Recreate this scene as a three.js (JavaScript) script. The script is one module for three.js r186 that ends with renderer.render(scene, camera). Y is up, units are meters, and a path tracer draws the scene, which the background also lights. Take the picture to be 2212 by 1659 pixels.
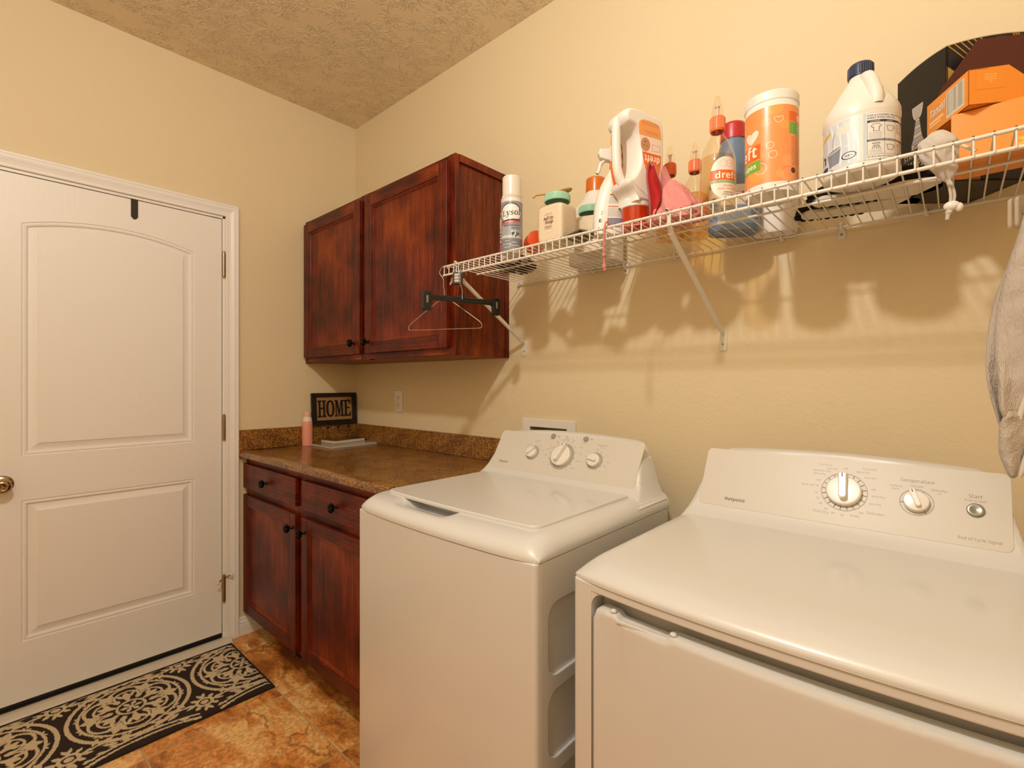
import * as THREE from 'three';
import { RoundedBoxGeometry } from 'three/addons/geometries/RoundedBoxGeometry.js';
import { mergeGeometries, mergeVertices, toCreasedNormals } from 'three/addons/utils/BufferGeometryUtils.js';
import { FontLoader } from 'three/addons/loaders/FontLoader.js';
import { TextGeometry } from 'three/addons/geometries/TextGeometry.js';

// ---------------------------------------------------------------- camera, light, exposure
const scene = new THREE.Scene();
scene.background = new THREE.Color(0x000000);
const camera = new THREE.PerspectiveCamera(2 * Math.atan(829.5 / 1060) * 180 / Math.PI, 2212 / 1659, 0.02, 30);
camera.position.set(2.671, 1.262, 1.562);
camera.rotation.set(0, 42 * Math.PI / 180, 0);
camera.setViewOffset(2212, 1659, 0, 4.5, 2212, 1659);
scene.add(camera);
const renderer = new THREE.WebGLRenderer({ antialias: true });
renderer.toneMapping = THREE.LinearToneMapping;
renderer.toneMappingExposure = 0.95;
renderer.shadowMap.enabled = true;
const LAMP_POS = [2.22, 2.59, 1.655], LAMP_POWER = 4.8, LAMP_COLOR = [1, 0.97, 0.92];

// ---------------------------------------------------------------- helpers
let seed = 12345;
const rnd = () => { seed = (seed * 1664525 + 1013904223) >>> 0; return seed / 4294967296; };
const rr = (a, b) => a + (b - a) * rnd();
const names = {};
function numbered(n) { const k = names[n] = (names[n] ?? -1) + 1; return k ? n + '_' + String(k).padStart(3, '0') : n; }
function thing(name, label, category, pos = [0, 0, 0], rotY = 0, group) {
  const o = new THREE.Group(); o.name = numbered(name); o.position.set(...pos); o.rotation.y = rotY;
  o.userData = { label, category }; if (group) o.userData.group = group; scene.add(o); return o;
}
function struct(name, pos = [0, 0, 0]) { const o = new THREE.Group(); o.name = numbered(name); o.position.set(...pos); o.userData = { kind: 'structure' }; scene.add(o); return o; }
function copyOf(src, label, pos, rotY) { const c = src.clone(); c.name = numbered(src.name.replace(/_\d{3}$/, '')); c.userData = { ...src.userData, label }; c.position.set(...pos); if (rotY !== undefined) c.rotation.y = rotY; scene.add(c); return c; }
function mesh(name, geo, mat, parent) {
  const m = new THREE.Mesh(Array.isArray(geo) ? merge(geo) : geo, mat); m.name = name; m.castShadow = m.receiveShadow = true; if (parent) parent.add(m); return m;
}
// a mesh written in world coordinates, put under an unrotated parent
function wmesh(name, geo, mat, parent) {
  const m = mesh(name, geo, mat); const p = new THREE.Vector3(); for (let q = parent; q && q !== scene; q = q.parent) p.add(q.position);
  m.geometry.translate(-p.x, -p.y, -p.z); parent.add(m); return m;
}
function plain(g) { g = g.index ? g.toNonIndexed() : g.clone(); for (const k of Object.keys(g.attributes)) if (!['position', 'normal', 'uv'].includes(k)) g.deleteAttribute(k);
  if (!g.attributes.normal) g.computeVertexNormals();
  if (!g.attributes.uv) g.setAttribute('uv', new THREE.BufferAttribute(new Float32Array(g.attributes.position.count * 2), 2)); g.clearGroups(); return g; }
const merge = (l) => mergeGeometries(l.map(plain));
// texture coordinates in metres from the dominant direction of each triangle
function metric(g, swap = false) {
  g = plain(g); const p = g.attributes.position, uv = new Float32Array(p.count * 2), a = new THREE.Vector3(), b = new THREE.Vector3(), c = new THREE.Vector3();
  for (let i = 0; i < p.count; i += 3) {
    a.fromBufferAttribute(p, i); b.fromBufferAttribute(p, i + 1); c.fromBufferAttribute(p, i + 2);
    const n = b.clone().sub(a).cross(c.clone().sub(a)); const x = Math.abs(n.x), y = Math.abs(n.y), z = Math.abs(n.z);
    [a, b, c].forEach((v, k) => { let s = x > y && x > z ? [v.z, v.y] : y > z ? [v.x, v.z] : [v.x, v.y]; if (swap) s = [s[1], s[0]]; uv[(i + k) * 2] = s[0]; uv[(i + k) * 2 + 1] = s[1]; });
  }
  g.setAttribute('uv', new THREE.BufferAttribute(uv, 2)); return g;
}
const box = (x0, x1, y0, y1, z0, z1, r = 0.0015, s = 2) => {
  const w = x1 - x0, h = y1 - y0, d = z1 - z0; r = Math.min(r, w / 2.01, h / 2.01, d / 2.01);
  const g = r > 0 ? new RoundedBoxGeometry(w, h, d, s, r) : new THREE.BoxGeometry(w, h, d);
  return g.translate((x0 + x1) / 2, (y0 + y1) / 2, (z0 + z1) / 2);
};
const V = (a) => new THREE.Vector3(...a);
const tube = (pts, r, seg = 0, rad = 8, closed = false, tension = 0.5) => new THREE.TubeGeometry(new THREE.CatmullRomCurve3(pts.map(V), closed, 'catmullrom', tension), seg || pts.length * 8, r, rad, closed);
function rod(a, b, r, rad = 8, r2 = r) { const A = V(a), B = V(b), d = B.clone().sub(A), g = new THREE.CylinderGeometry(r2, r, d.length(), rad, 1);
  g.applyQuaternion(new THREE.Quaternion().setFromUnitVectors(new THREE.Vector3(0, 1, 0), d.normalize())); const m = A.add(B).multiplyScalar(0.5); return g.translate(m.x, m.y, m.z); }
const lathe = (pts, seg = 40) => new THREE.LatheGeometry(pts.map((p) => new THREE.Vector2(p[0], p[1])), seg);
const ball = (x, y, z, rx, ry = rx, rz = rx, a = 20, b = 14) => new THREE.SphereGeometry(1, a, b).scale(rx, ry, rz).translate(x, y, z);
function poly(pts) { const s = new THREE.Shape(); pts.forEach((p, i) => (i ? s.lineTo(p[0], p[1]) : s.moveTo(p[0], p[1]))); s.closePath(); return s; }
function rrect(x0, y0, x1, y1, r) { const s = new THREE.Shape(); s.moveTo(x0 + r, y0); s.lineTo(x1 - r, y0); s.absarc(x1 - r, y0 + r, r, -Math.PI / 2, 0); s.lineTo(x1, y1 - r); s.absarc(x1 - r, y1 - r, r, 0, Math.PI / 2); s.lineTo(x0 + r, y1); s.absarc(x0 + r, y1 - r, r, Math.PI / 2, Math.PI); s.lineTo(x0, y0 + r); s.absarc(x0 + r, y0 + r, r, Math.PI, 1.5 * Math.PI); return s; }
function rrPts(x0, y0, x1, y1, r, n = 8) { const o = []; [[x1 - r, y0 + r, -90], [x1 - r, y1 - r, 0], [x0 + r, y1 - r, 90], [x0 + r, y0 + r, 180]].forEach(([cx, cy, a]) => { for (let i = 0; i <= n; i++) { const t = (a + 90 * i / n) * Math.PI / 180; o.push([cx + r * Math.cos(t), cy + r * Math.sin(t)]); } }); o.push(o[0]); return o; }
const ext = (shape, depth, bevel = 0, seg = 2, curve = 16) => new THREE.ExtrudeGeometry(shape, { depth: depth - 2 * bevel, bevelEnabled: bevel > 0, bevelThickness: bevel, bevelSize: bevel, bevelOffset: -bevel, bevelSegments: seg, curveSegments: curve }).translate(0, 0, bevel);
// surface through a grid of points rows[i][j] = [x,y,z]
function grid(rows, closeU = false, smooth = true) {
  const n = rows.length, m = rows[0].length, pos = [], uv = [], idx = [];
  rows.forEach((r, i) => r.forEach((p, j) => { pos.push(...p); uv.push(j / (m - 1), i / (n - 1)); }));
  for (let i = 0; i < n - 1; i++) for (let j = 0; j < m - 1; j++) { const a = i * m + j, b = a + 1, c = a + m, d = c + 1; idx.push(a, b, d, a, d, c); }
  const g = new THREE.BufferGeometry(); g.setAttribute('position', new THREE.Float32BufferAttribute(pos, 3)); g.setAttribute('uv', new THREE.Float32BufferAttribute(uv, 2)); g.setIndex(idx); g.computeVertexNormals();
  if (closeU) { const nn = g.attributes.normal; for (let i = 0; i < n; i++) { const a = i * m, b = a + m - 1; const s = new THREE.Vector3(nn.getX(a) + nn.getX(b), nn.getY(a) + nn.getY(b), nn.getZ(a) + nn.getZ(b)).normalize(); nn.setXYZ(a, s.x, s.y, s.z); nn.setXYZ(b, s.x, s.y, s.z); } }
  return g;
}
function crease(g, a = 0.6) { g = plain(g); const p = g.attributes.position, q = g.attributes.uv, P = [], U = [], A = new THREE.Vector3(), B = new THREE.Vector3(), C = new THREE.Vector3();
  for (let i = 0; i < p.count; i += 3) { A.fromBufferAttribute(p, i); B.fromBufferAttribute(p, i + 1); C.fromBufferAttribute(p, i + 2); if (B.clone().sub(A).cross(C.clone().sub(A)).lengthSq() < 1e-20) continue; for (let k = 0; k < 3; k++) { P.push(p.getX(i + k), p.getY(i + k), p.getZ(i + k)); U.push(q.getX(i + k), q.getY(i + k)); } }
  const o = new THREE.BufferGeometry(); o.setAttribute('position', new THREE.Float32BufferAttribute(P, 3)); o.setAttribute('uv', new THREE.Float32BufferAttribute(U, 2)); o.computeVertexNormals(); return toCreasedNormals(o, a); }

// ---------------------------------------------------------------- noise and textures
function hash(x, y, s) { let h = (x * 374761393 + y * 668265263 + s * 1442695041) | 0; h = Math.imul(h ^ (h >>> 13), 1274126177); h ^= h >>> 16; return (h >>> 0) / 4294967296; }
function vn(x, y, px, py, s) { const xi = Math.floor(x), yi = Math.floor(y), fx = x - xi, fy = y - yi, u = fx * fx * (3 - 2 * fx), v = fy * fy * (3 - 2 * fy); const w = (a, p) => ((a % p) + p) % p;
  const a = hash(w(xi, px), w(yi, py), s), b = hash(w(xi + 1, px), w(yi, py), s), c = hash(w(xi, px), w(yi + 1, py), s), d = hash(w(xi + 1, px), w(yi + 1, py), s); return a + (b - a) * u + (c - a) * v + (a - b - c + d) * u * v; }
function fbm(u, v, fx, fy, oct, s, gain = 0.5) { let t = 0, a = 1, n = 0; for (let o = 0; o < oct; o++) { t += a * vn(u * fx, v * fy, fx, fy, s + o * 17); n += a; a *= gain; fx *= 2; fy *= 2; } return t / n; }
function dataTex(w, h, f, srgb, size) { const d = new Uint8Array(w * h * 4); for (let j = 0; j < h; j++) for (let i = 0; i < w; i++) { const c = f(i / w, j / h, i, j), k = (j * w + i) * 4; d[k] = Math.max(0, Math.min(255, c[0])); d[k + 1] = Math.max(0, Math.min(255, c[1])); d[k + 2] = Math.max(0, Math.min(255, c[2])); d[k + 3] = 255; }
  const t = new THREE.DataTexture(d, w, h); t.magFilter = THREE.LinearFilter; t.minFilter = THREE.LinearMipmapLinearFilter; t.generateMipmaps = true; t.wrapS = t.wrapT = THREE.RepeatWrapping; if (srgb) t.colorSpace = THREE.SRGBColorSpace; if (size) t.repeat.set(1 / size[0], 1 / size[1]); t.needsUpdate = true; return t; }
function canvasTex(w, h, draw, srgb = true) { const c = document.createElement('canvas'); c.width = w; c.height = h; const g = c.getContext('2d'); draw(g, w, h); const t = new THREE.CanvasTexture(c); if (srgb) t.colorSpace = THREE.SRGBColorSpace; t.anisotropy = 8; return t; }
const mix = (a, b, t) => a.map((v, i) => v + (b[i] - v) * t);
const sstep = (a, b, x) => { const t = Math.max(0, Math.min(1, (x - a) / (b - a))); return t * t * (3 - 2 * t); };
const std = (color, roughness = 0.5, o = {}) => new THREE.MeshStandardMaterial({ color, roughness, ...o });
const phys = (color, roughness = 0.5, o = {}) => new THREE.MeshPhysicalMaterial({ color, roughness, ...o });

const M = {};
{
  const peel = dataTex(512, 512, (u, v) => { const n = 255 * (0.6 * fbm(u, v, 60, 60, 3, 3) + 0.4 * fbm(u, v, 24, 24, 2, 8)); return [n, n, n]; }, false, [0.5, 0.5]);
  M.wall = std(new THREE.Color().setRGB(0.80, 0.665, 0.43), 0.62, { bumpMap: peel, bumpScale: 0.0007 });
  const stomp = canvasTex(1024, 1024, (g, w) => { g.fillStyle = '#808080'; g.fillRect(0, 0, w, w);
    for (let k = 0; k < 300; k++) { const cx = rr(0, w), cy = rr(0, w), R = rr(40, 75); for (let s = 0; s < 60; s++) { const a = rr(0, 6.283), r0 = R * rr(0.08, 0.55), r1 = r0 + R * rr(0.2, 0.5), L = rr(70, 235) | 0; g.strokeStyle = `rgba(${L},${L},${L},0.75)`; g.lineWidth = rr(1.4, 4.2);
      for (const ox of [-w, 0, w]) for (const oy of [-w, 0, w]) { const x = cx + ox, y = cy + oy; if (x < -160 || y < -160 || x > w + 160 || y > w + 160) continue; g.beginPath(); g.moveTo(x + r0 * Math.cos(a), y + r0 * Math.sin(a)); g.quadraticCurveTo(x + r1 * 0.7 * Math.cos(a + 0.12), y + r1 * 0.7 * Math.sin(a + 0.12), x + r1 * Math.cos(a + 0.02), y + r1 * Math.sin(a + 0.02)); g.stroke(); } } } }, false);
  stomp.wrapS = stomp.wrapT = THREE.RepeatWrapping; stomp.repeat.set(1 / 1.1, 1 / 1.1);
  M.ceiling = std(new THREE.Color().setRGB(0.90, 0.765, 0.55), 0.85, { bumpMap: stomp, bumpScale: 0.010 });
  M.trim = phys(new THREE.Color().setRGB(0.90, 0.88, 0.84), 0.38, {});
  const doorgrain = dataTex(256, 512, (u, v) => { const n = 255 * (0.5 * fbm(u, v, 90, 10, 3, 21) + 0.5 * fbm(u, v, 40, 40, 3, 22)); return [n, n, n]; }, false, [0.4, 0.8]);
  M.door = phys(new THREE.Color().setRGB(0.91, 0.885, 0.84), 0.42, { bumpMap: doorgrain, bumpScale: 0.0004, clearcoat: 0.1 });
  // cherry stain: warm red brown with blotches and a fine upright grain
  const cherry = (s, blotch) => dataTex(512, 512, (u, v) => { const b = fbm(u, v, 3, 3, 4, s), st = fbm(u, v, 90, 3, 4, s + 5), f = fbm(u, v, 200, 18, 2, s + 9); let t = 0.5 + (b - 0.5) * blotch + (st - 0.5) * 0.75 + (f - 0.5) * 0.35;
    const c = t < 0.5 ? mix([60, 11, 1], [108, 33, 4], t * 2) : mix([108, 33, 4], [150, 66, 12], (t - 0.5) * 2); return c; }, true, [0.55, 0.55]);
  const cherryTex = cherry(31, 1.5);
  M.cherry = phys(0xffffff, 0.42, { map: cherryTex, specularIntensity: 0.5, clearcoat: 0.12, clearcoatRoughness: 0.22 });
  const rot = cherryTex.clone(); rot.rotation = Math.PI / 2; rot.needsUpdate = true;
  M.cherryRail = phys(0xffffff, 0.42, { map: rot, specularIntensity: 0.5, clearcoat: 0.12, clearcoatRoughness: 0.22 });
  M.veneer = phys(0xffffff, 0.4, { map: dataTex(512, 512, (u, v) => { const b = fbm(u, v, 5, 2, 3, 77), st = fbm(u + 0.03 * fbm(u, v, 4, 4, 2, 5), v, 46, 4, 4, 79), f = fbm(u, v, 160, 22, 2, 82); const t = Math.max(0, Math.min(1, 0.5 + (b - 0.5) * 0.9 + (st - 0.5) * 1.0 + (f - 0.5) * 0.5)); return mix([72, 20, 3], [142, 64, 14], t); }, true, [0.45, 0.45]), specularIntensity: 0.5, clearcoat: 0.1, clearcoatRoughness: 0.3 });
  M.rawwood = std(0x8a5a24, 0.6);
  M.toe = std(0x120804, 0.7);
  M.laminate = phys(0xffffff, 0.3, { map: dataTex(1024, 1024, (u, v) => { const a = fbm(u, v, 170, 170, 2, 41), b = fbm(u, v, 60, 60, 3, 44), c = fbm(u, v, 9, 9, 3, 47), d = fbm(u, v, 210, 210, 1, 48); let col = mix([92, 48, 12], [172, 116, 44], sstep(0.32, 0.68, b * 0.45 + a * 0.55 + (c - 0.5) * 0.5)); if (a > 0.64) col = mix(col, [214, 164, 84], 0.75); if (d < 0.27) col = mix(col, [60, 26, 8], 0.8); if (d > 0.8) col = mix(col, [140, 122, 76], 0.6); return col; }, true, [0.42, 0.42]), clearcoat: 0.3, clearcoatRoughness: 0.12 });
  const tile = (s) => { const t = dataTex(512, 512, (u, v) => { const w = fbm(u, v, 3, 3, 4, s), x = fbm(u + 0.15 * w, v + 0.1 * w, 3, 7, 6, s + 3, 0.62), f = fbm(u, v, 70, 70, 3, s + 6), k = Math.abs(fbm(u + 0.2 * w, v, 3, 5, 5, s + 9) - 0.5); let c = x < 0.5 ? mix([164, 98, 44], [220, 146, 72], sstep(0.3, 0.5, x)) : mix([220, 146, 72], [250, 198, 128], sstep(0.5, 0.68, x)); c = mix(c, [132, 74, 30], 0.5 * (1 - sstep(0, 0.03, k)) * sstep(0.4, 0.6, w)); return c.map((q) => q * (0.8 + 0.4 * f)); }, true); return t; };
  const tbump = dataTex(512, 512, (u, v) => { const n = 255 * (0.7 * fbm(u, v, 10, 10, 5, 91, 0.6) + 0.3 * fbm(u, v, 80, 80, 2, 93)); return [n, n, n]; }, false);
  M.tiles = [101, 151, 211].map((s) => phys(0xffffff, 0.42, { map: tile(s), bumpMap: tbump, bumpScale: 0.0015 }));
  M.grout = std(0xc9a876, 0.9);
  M.white = phys(new THREE.Color().setRGB(0.73, 0.725, 0.71), 0.28, { clearcoat: 0.6, clearcoatRoughness: 0.08 });      // appliance enamel
  M.plastic = phys(new THREE.Color().setRGB(0.73, 0.72, 0.70), 0.36, { clearcoat: 0.25, clearcoatRoughness: 0.2 });
  M.fascia = phys(new THREE.Color().setRGB(0.69, 0.66, 0.60), 0.42);
  M.knobwhite = phys(new THREE.Color().setRGB(0.85, 0.81, 0.75), 0.22, { clearcoat: 0.6, clearcoatRoughness: 0.08 });
  M.ringgrey = std(0xada69a, 0.5);
  M.black = phys(0x0a0908, 0.35, {});
  M.rubber = std(0x15100c, 0.7);
  M.bronze = phys(0x16110f, 0.32, { metalness: 0.6 });
  M.nickel = std(0xb09a76, 0.22, { metalness: 1 });
  M.steel = std(0xa8a29a, 0.3, { metalness: 1 });
  M.wire = phys(new THREE.Color().setRGB(0.82, 0.77, 0.69), 0.35, { clearcoat: 0.3, clearcoatRoughness: 0.2 });
  M.cream = std(0xe6dcc8, 0.45);
}

// ---------------------------------------------------------------- the room
const FLOOR = -0.012, CEIL = 2.779, RX = 3.6, FZ = 2.6, T = 0.1;
{
  // floor: a grout bed with every tile its own slab
  const f = struct('floor', [0, FLOOR, 0]);
  wmesh('grout_bed', metric(box(-T, RX + T, FLOOR - 0.06, FLOOR - 0.0016, -T, FZ + T, 0)), M.grout, f);
  const X0 = 0.18 - 0.462, P = 0.462, Z0 = 0.702 - 2 * 0.455, Q = 0.455; let k = 0;
  for (let i = 0; i < 11; i++) for (let j = 0; j < 9; j++) {
    const x0 = Math.max(0, X0 + i * P + 0.0028), x1 = Math.min(RX, X0 + (i + 1) * P - 0.0028), z0 = Math.max(0, Z0 + j * Q + 0.0028), z1 = Math.min(FZ, Z0 + (j + 1) * Q - 0.0028);
    if (x1 - x0 < 0.02 || z1 - z0 < 0.02) continue;
    const g = plain(box(x0, x1, FLOOR - 0.02, FLOOR, z0, z1, 0.002, 1)), p = g.attributes.position, uv = g.attributes.uv, fl = rnd() < 0.5 ? -1 : 1, ox = rnd(), oy = rnd();
    for (let q = 0; q < p.count; q++) uv.setXY(q, ox + fl * p.getX(q) / 0.6, oy + p.getZ(q) / 0.6);
    wmesh('tile', g, M.tiles[k++ % 3], f);
  }
  const c = struct('ceiling', [0, CEIL, 0]);
  wmesh('ceiling_board', metric(box(-T, RX + T, CEIL, CEIL + T, -T, FZ + T, 0)), M.ceiling, c);
  // left wall with the door opening
  const D0 = 0.7095, D1 = 1.5525, DT = 2.076;
  const wl = struct('wall_left', [-T, 0, 0]);
  wmesh('plaster', metric(mergeGeometries([box(-T, 0, FLOOR - 0.02, CEIL, -T, D0, 0), box(-T, 0, FLOOR - 0.02, CEIL, D1, FZ + T, 0), box(-T, 0, DT, CEIL, D0, D1, 0)].map(plain))), M.wall, wl);
  wmesh('backing_board', box(-T - 0.02, -T, FLOOR - 0.02, CEIL, -T, FZ + T, 0), M.wall, wl);
  // back wall with the hole of the washer box
  const wb = struct('wall_back', [0, 0, -T]);
  const BX0 = 1.365, BX1 = 1.56, BY0 = 0.93, BY1 = 1.083;
  wmesh('plaster', metric(mergeGeometries([box(0, BX0, FLOOR - 0.02, CEIL, -T, 0, 0), box(BX1, RX + T, FLOOR - 0.02, CEIL, -T, 0, 0), box(BX0, BX1, FLOOR - 0.02, BY0, -T, 0, 0), box(BX0, BX1, BY1, CEIL, -T, 0, 0)].map(plain))), M.wall, wb);
  wmesh('backing_board', box(BX0 - 0.1, BX1 + 0.1, BY0 - 0.1, BY1 + 0.1, -T - 0.02, -T, 0), M.wall, wb);
  const wr = struct('wall_right', [RX, 0, 0]); wmesh('plaster', metric(box(RX, RX + T, FLOOR - 0.02, CEIL, 0, FZ + T, 0)), M.wall, wr);
  const wf = struct('wall_front', [0, 0, FZ]); wmesh('plaster', metric(box(0, RX, FLOOR - 0.02, CEIL, FZ, FZ + T, 0)), M.wall, wf);
  // moulded baseboards
  const bbProfile = [[0, 0], [0.014, 0], [0.014, 0.05], [0.0125, 0.056], [0.0125, 0.066], [0.009, 0.072], [0.009, 0.083], [0.005, 0.09], [0, 0.09]];
  const bb = (len) => ext(poly(bbProfile), len);
  const b1 = struct('baseboard_left', [0, FLOOR, 0.0]); mesh('board', bb(0.652).rotateY(0), M.trim, b1);
  const g2 = bb(FZ - 1.61); mesh('board', g2.translate(0, 0, 1.61), M.trim, b1);
  const b2 = struct('baseboard_front', [0, FLOOR, FZ]); mesh('board', bb(RX).rotateY(Math.PI / 2), M.trim, b2);
  const b3 = struct('baseboard_right', [RX, FLOOR, FZ]); mesh('board', bb(FZ).rotateY(Math.PI), M.trim, b3);

  // door casing: one moulded strip mitred around the opening
  const tr = struct('trim_1', [0, FLOOR, 1.13]);
  const prof = [[0, 0], [0, 0.017], [0.003, 0.0185], [0.009, 0.0185], [0.0105, 0.0165], [0.0125, 0.0165], [0.02, 0.0172], [0.028, 0.0145], [0.036, 0.0115], [0.041, 0.0105], [0.0425, 0.0092], [0.0445, 0.0105], [0.055, 0.0095], [0.057, 0.008], [0.057, 0]];
  const oz0 = 0.652, oz1 = 1.61, ot = 2.134;
  const rows = prof.map(([o, h]) => [[h, FLOOR, oz0 + o], [h, ot - o, oz0 + o], [h, ot - o, oz1 - o], [h, FLOOR, oz1 - o]]);
  const cg = crease(grid(rows), 0.35); wmesh('casing', cg, M.trim, tr);
  // threshold
  const th = struct('trim_2', [0, FLOOR, 1.13]);
  wmesh('threshold', ext(poly([[-0.09, -0.004], [0.062, -0.004], [0.062, 0.002], [0.052, 0.012], [0.02, 0.017], [-0.09, 0.017]]), D1 - D0 + 0.03).translate(0, FLOOR, D0 - 0.015), std(new THREE.Color().setRGB(0.72, 0.64, 0.52), 0.45), th);

  // ---- the door
  const door = struct('door_1', [0, 0.029, 1.131]);
  const jm = [box(-0.098, -0.001, FLOOR + 0.018, DT, D0, D0 + 0.0115, 0.001), box(-0.098, -0.001, FLOOR + 0.018, DT, D1 - 0.0115, D1, 0.001), box(-0.098, -0.001, DT - 0.0115, DT, D0, D1, 0.001)];
  wmesh('jamb', jm, M.trim, door);
  const S0 = 0.7245, S1 = 1.5375, SB = 0.029, ST = 2.061;
  // local frame of the slab: X = -z, Y = y, Z = x (towards the room)
  const outline = (y0, y1, sag, o) => { const zc = 1.131, half = 0.2905, pts = []; const h = half - o; pts.push([-(zc - h), y0 + o], [-(zc + h), y0 + o]);
    if (sag) { const R = (half * half + sag * sag) / (2 * sag), yc = y1 + sag - R, r = R - o; for (let i = 0; i <= 24; i++) { const x = h - (2 * h * i) / 24; pts.push([-(zc + x), yc + Math.sqrt(r * r - x * x)]); } } else pts.push([-(zc + h), y1 - o], [-(zc - h), y1 - o]); return pts.map((p) => [p[0], p[1]]); };
  const steps = [[0, 0], [0.0025, -0.0035], [0.006, -0.0035], [0.009, -0.001], [0.014, -0.0025], [0.0175, -0.009], [0.0205, -0.0095], [0.0455, -0.0035], [0.0465, -0.0015], [0.0475, -0.001]];
  const geos = []; const sh = poly([[-S1, SB], [-S0, SB], [-S0, ST], [-S1, ST]]);
  const panels = [[0.975, 1.877, 0.047], [0.256, 0.8035, 0]];
  for (const [y0, y1, sag] of panels) {
    sh.holes.push(new THREE.Path(outline(y0, y1, sag, 0).map((p) => new THREE.Vector2(...p))));
    const loops = steps.map(([o, d]) => { const l = outline(y0, y1, sag, o); l.push(l[0]); return l.map((p) => [p[0], p[1], d]); });
    geos.push(crease(grid(loops.map((l) => l.slice().reverse())), 0.3));
    const inner = outline(y0, y1, sag, 0.0475); geos.push(new THREE.ShapeGeometry(poly(inner)).translate(0, 0, -0.001));
  }
  geos.push(new THREE.ShapeGeometry(sh));
  const dz = 0.04; geos.push(box(-S1, -S0, SB, ST, -dz, -0.011, 0.001));
  for (const e of [[-S1, -S1 + 0.05, SB, ST], [-S0 - 0.05, -S0, SB, ST], [-S1, -S0, SB, SB + 0.05], [-S1, -S0, ST - 0.05, ST]]) geos.push(box(e[0], e[1], e[2], e[3], -0.03, -0.0004, 0.0004, 1));
  const slab = metric(mergeGeometries(geos.map(plain)).rotateY(Math.PI / 2)).translate(-0.004, 0, 0);
  wmesh('slab', slab, M.door, door);
  wmesh('door_sweep', [box(-0.03, -0.007, 0.006, 0.0285, S0, S1, 0.001), box(-0.007, -0.003, 0.018, 0.0285, S0, S1, 0.001), box(-0.0065, -0.001, 0.007, 0.011, S0, S1, 0.001)], M.rubber, door);
  for (const y of [1.839, 1.039, 0.245]) {
    const hg = [rod([0.0085, y - 0.058, 0.7185], [0.0085, y + 0.058, 0.7185], 0.0068, 12), ball(0.0085, y - 0.06, 0.7185, 0.0055), ball(0.0085, y + 0.06, 0.7185, 0.0055), box(-0.003, 0.004, y - 0.055, y + 0.055, 0.711, 0.7235, 0.0005)];
    for (const q of [-0.035, -0.012, 0.012, 0.035]) hg.push(rod([0.0085, y + q - 0.0006, 0.7185], [0.0085, y + q + 0.0006, 0.7185], 0.0072, 12));
    wmesh('hinge', hg, M.nickel, door);
  }
  const kn = new THREE.Group(); kn.name = 'door_knob'; kn.position.set(-0.004, 0.873 - 0.029, 1.4745 - 1.131); door.add(kn);
  mesh('rosette', lathe([[0, 0], [0.034, 0], [0.0335, 0.003], [0.030, 0.0065], [0.022, 0.009], [0.016, 0.010], [0.014, 0.013], [0.0115, 0.02], [0.0115, 0.032]], 40).rotateZ(-Math.PI / 2), M.nickel, kn);
  mesh('handle', lathe([[0.0115, 0.03], [0.02, 0.036], [0.0265, 0.046], [0.0265, 0.056], [0.022, 0.064], [0.015, 0.067], [0.0105, 0.0665], [0.0095, 0.061], [0, 0.061]], 40).rotateZ(-Math.PI / 2), M.nickel, kn);
  mesh('turn_button', box(0.058, 0.068, -0.006, 0.006, -0.0022, 0.0022, 0.0015).rotateX(0.4), M.nickel, kn);
}
// over-the-door hook strap and the hinge-pin door stop
{
  const h = thing('door_hook', 'flat dark metal hook strap with a pointed tip hanging over the white door', 'hook', [0, 1.975, 1.07]);
  const tip = poly([[-0.0125, 0.012], [-0.006, 0.003], [0, 0], [0.006, 0.003], [0.0125, 0.012], [0.0125, 0.0875], [-0.0125, 0.0875]]);
  mesh('strap', [ext(tip, 0.0022, 0.0004).rotateY(Math.PI / 2).translate(-0.003, 0, 0), box(-0.0445, -0.001, 0.0865, 0.0885, -0.0125, 0.0125, 0.0005)], std(0x33281a, 0.5, { metalness: 0.4 }), h);
  const d = thing('door_stop', 'small metal hinge pin door stop on the lowest hinge of the white door', 'door stop', [0.0085, 0.306, 0.7185]);
  mesh('collar', [rod([0, -0.004, 0], [0, 0.004, 0], 0.0095, 14), rod([0, 0, 0], [0, 0.012, 0], 0.004, 10)], M.nickel, d);
  mesh('arm', [rod([0.004, 0, 0.002], [0.036, -0.012, 0.034], 0.0032, 8), rod([0.004, 0, -0.002], [0.03, 0.008, -0.026], 0.0032, 8)], M.nickel, d);
  mesh('bumper', rod([0.034, -0.011, 0.032], [0.039, -0.015, 0.04], 0.0062, 12), M.cream, d); mesh('bumper', rod([0.028, 0.0075, -0.024], [0.032, 0.009, -0.031], 0.0062, 12), M.cream, d);
}
// ---------------------------------------------------------------- ceiling lamp (above the camera)
{
  const l = thing('ceiling_light', 'round ceiling lamp with a frosted glass bowl on a short stem', 'lamp', [LAMP_POS[0], CEIL, LAMP_POS[2]]);
  mesh('canopy', lathe([[0, 0], [0.065, 0], [0.062, -0.016], [0.02, -0.024], [0.009, -0.03], [0.009, -0.1], [0.118, -0.104], [0.126, -0.11], [0.12, -0.116], [0, -0.116]].reverse(), 40), M.cream, l);
  const glass = new THREE.MeshStandardMaterial({ color: 0xffffff, emissive: new THREE.Color().setRGB(...LAMP_COLOR), emissiveIntensity: 6, roughness: 0.3 });
  mesh('glass_bowl', lathe([[0, -0.25], [0.04, -0.246], [0.08, -0.23], [0.108, -0.203], [0.12, -0.168], [0.118, -0.116]], 40), glass, l);
  const p = new THREE.PointLight(new THREE.Color().setRGB(...LAMP_COLOR), LAMP_POWER, 0, 2); p.position.set(0, LAMP_POS[1] - CEIL, 0); p.castShadow = true; p.shadow.radius = 2.6; p.name = 'lamp'; l.add(p);
}
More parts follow.
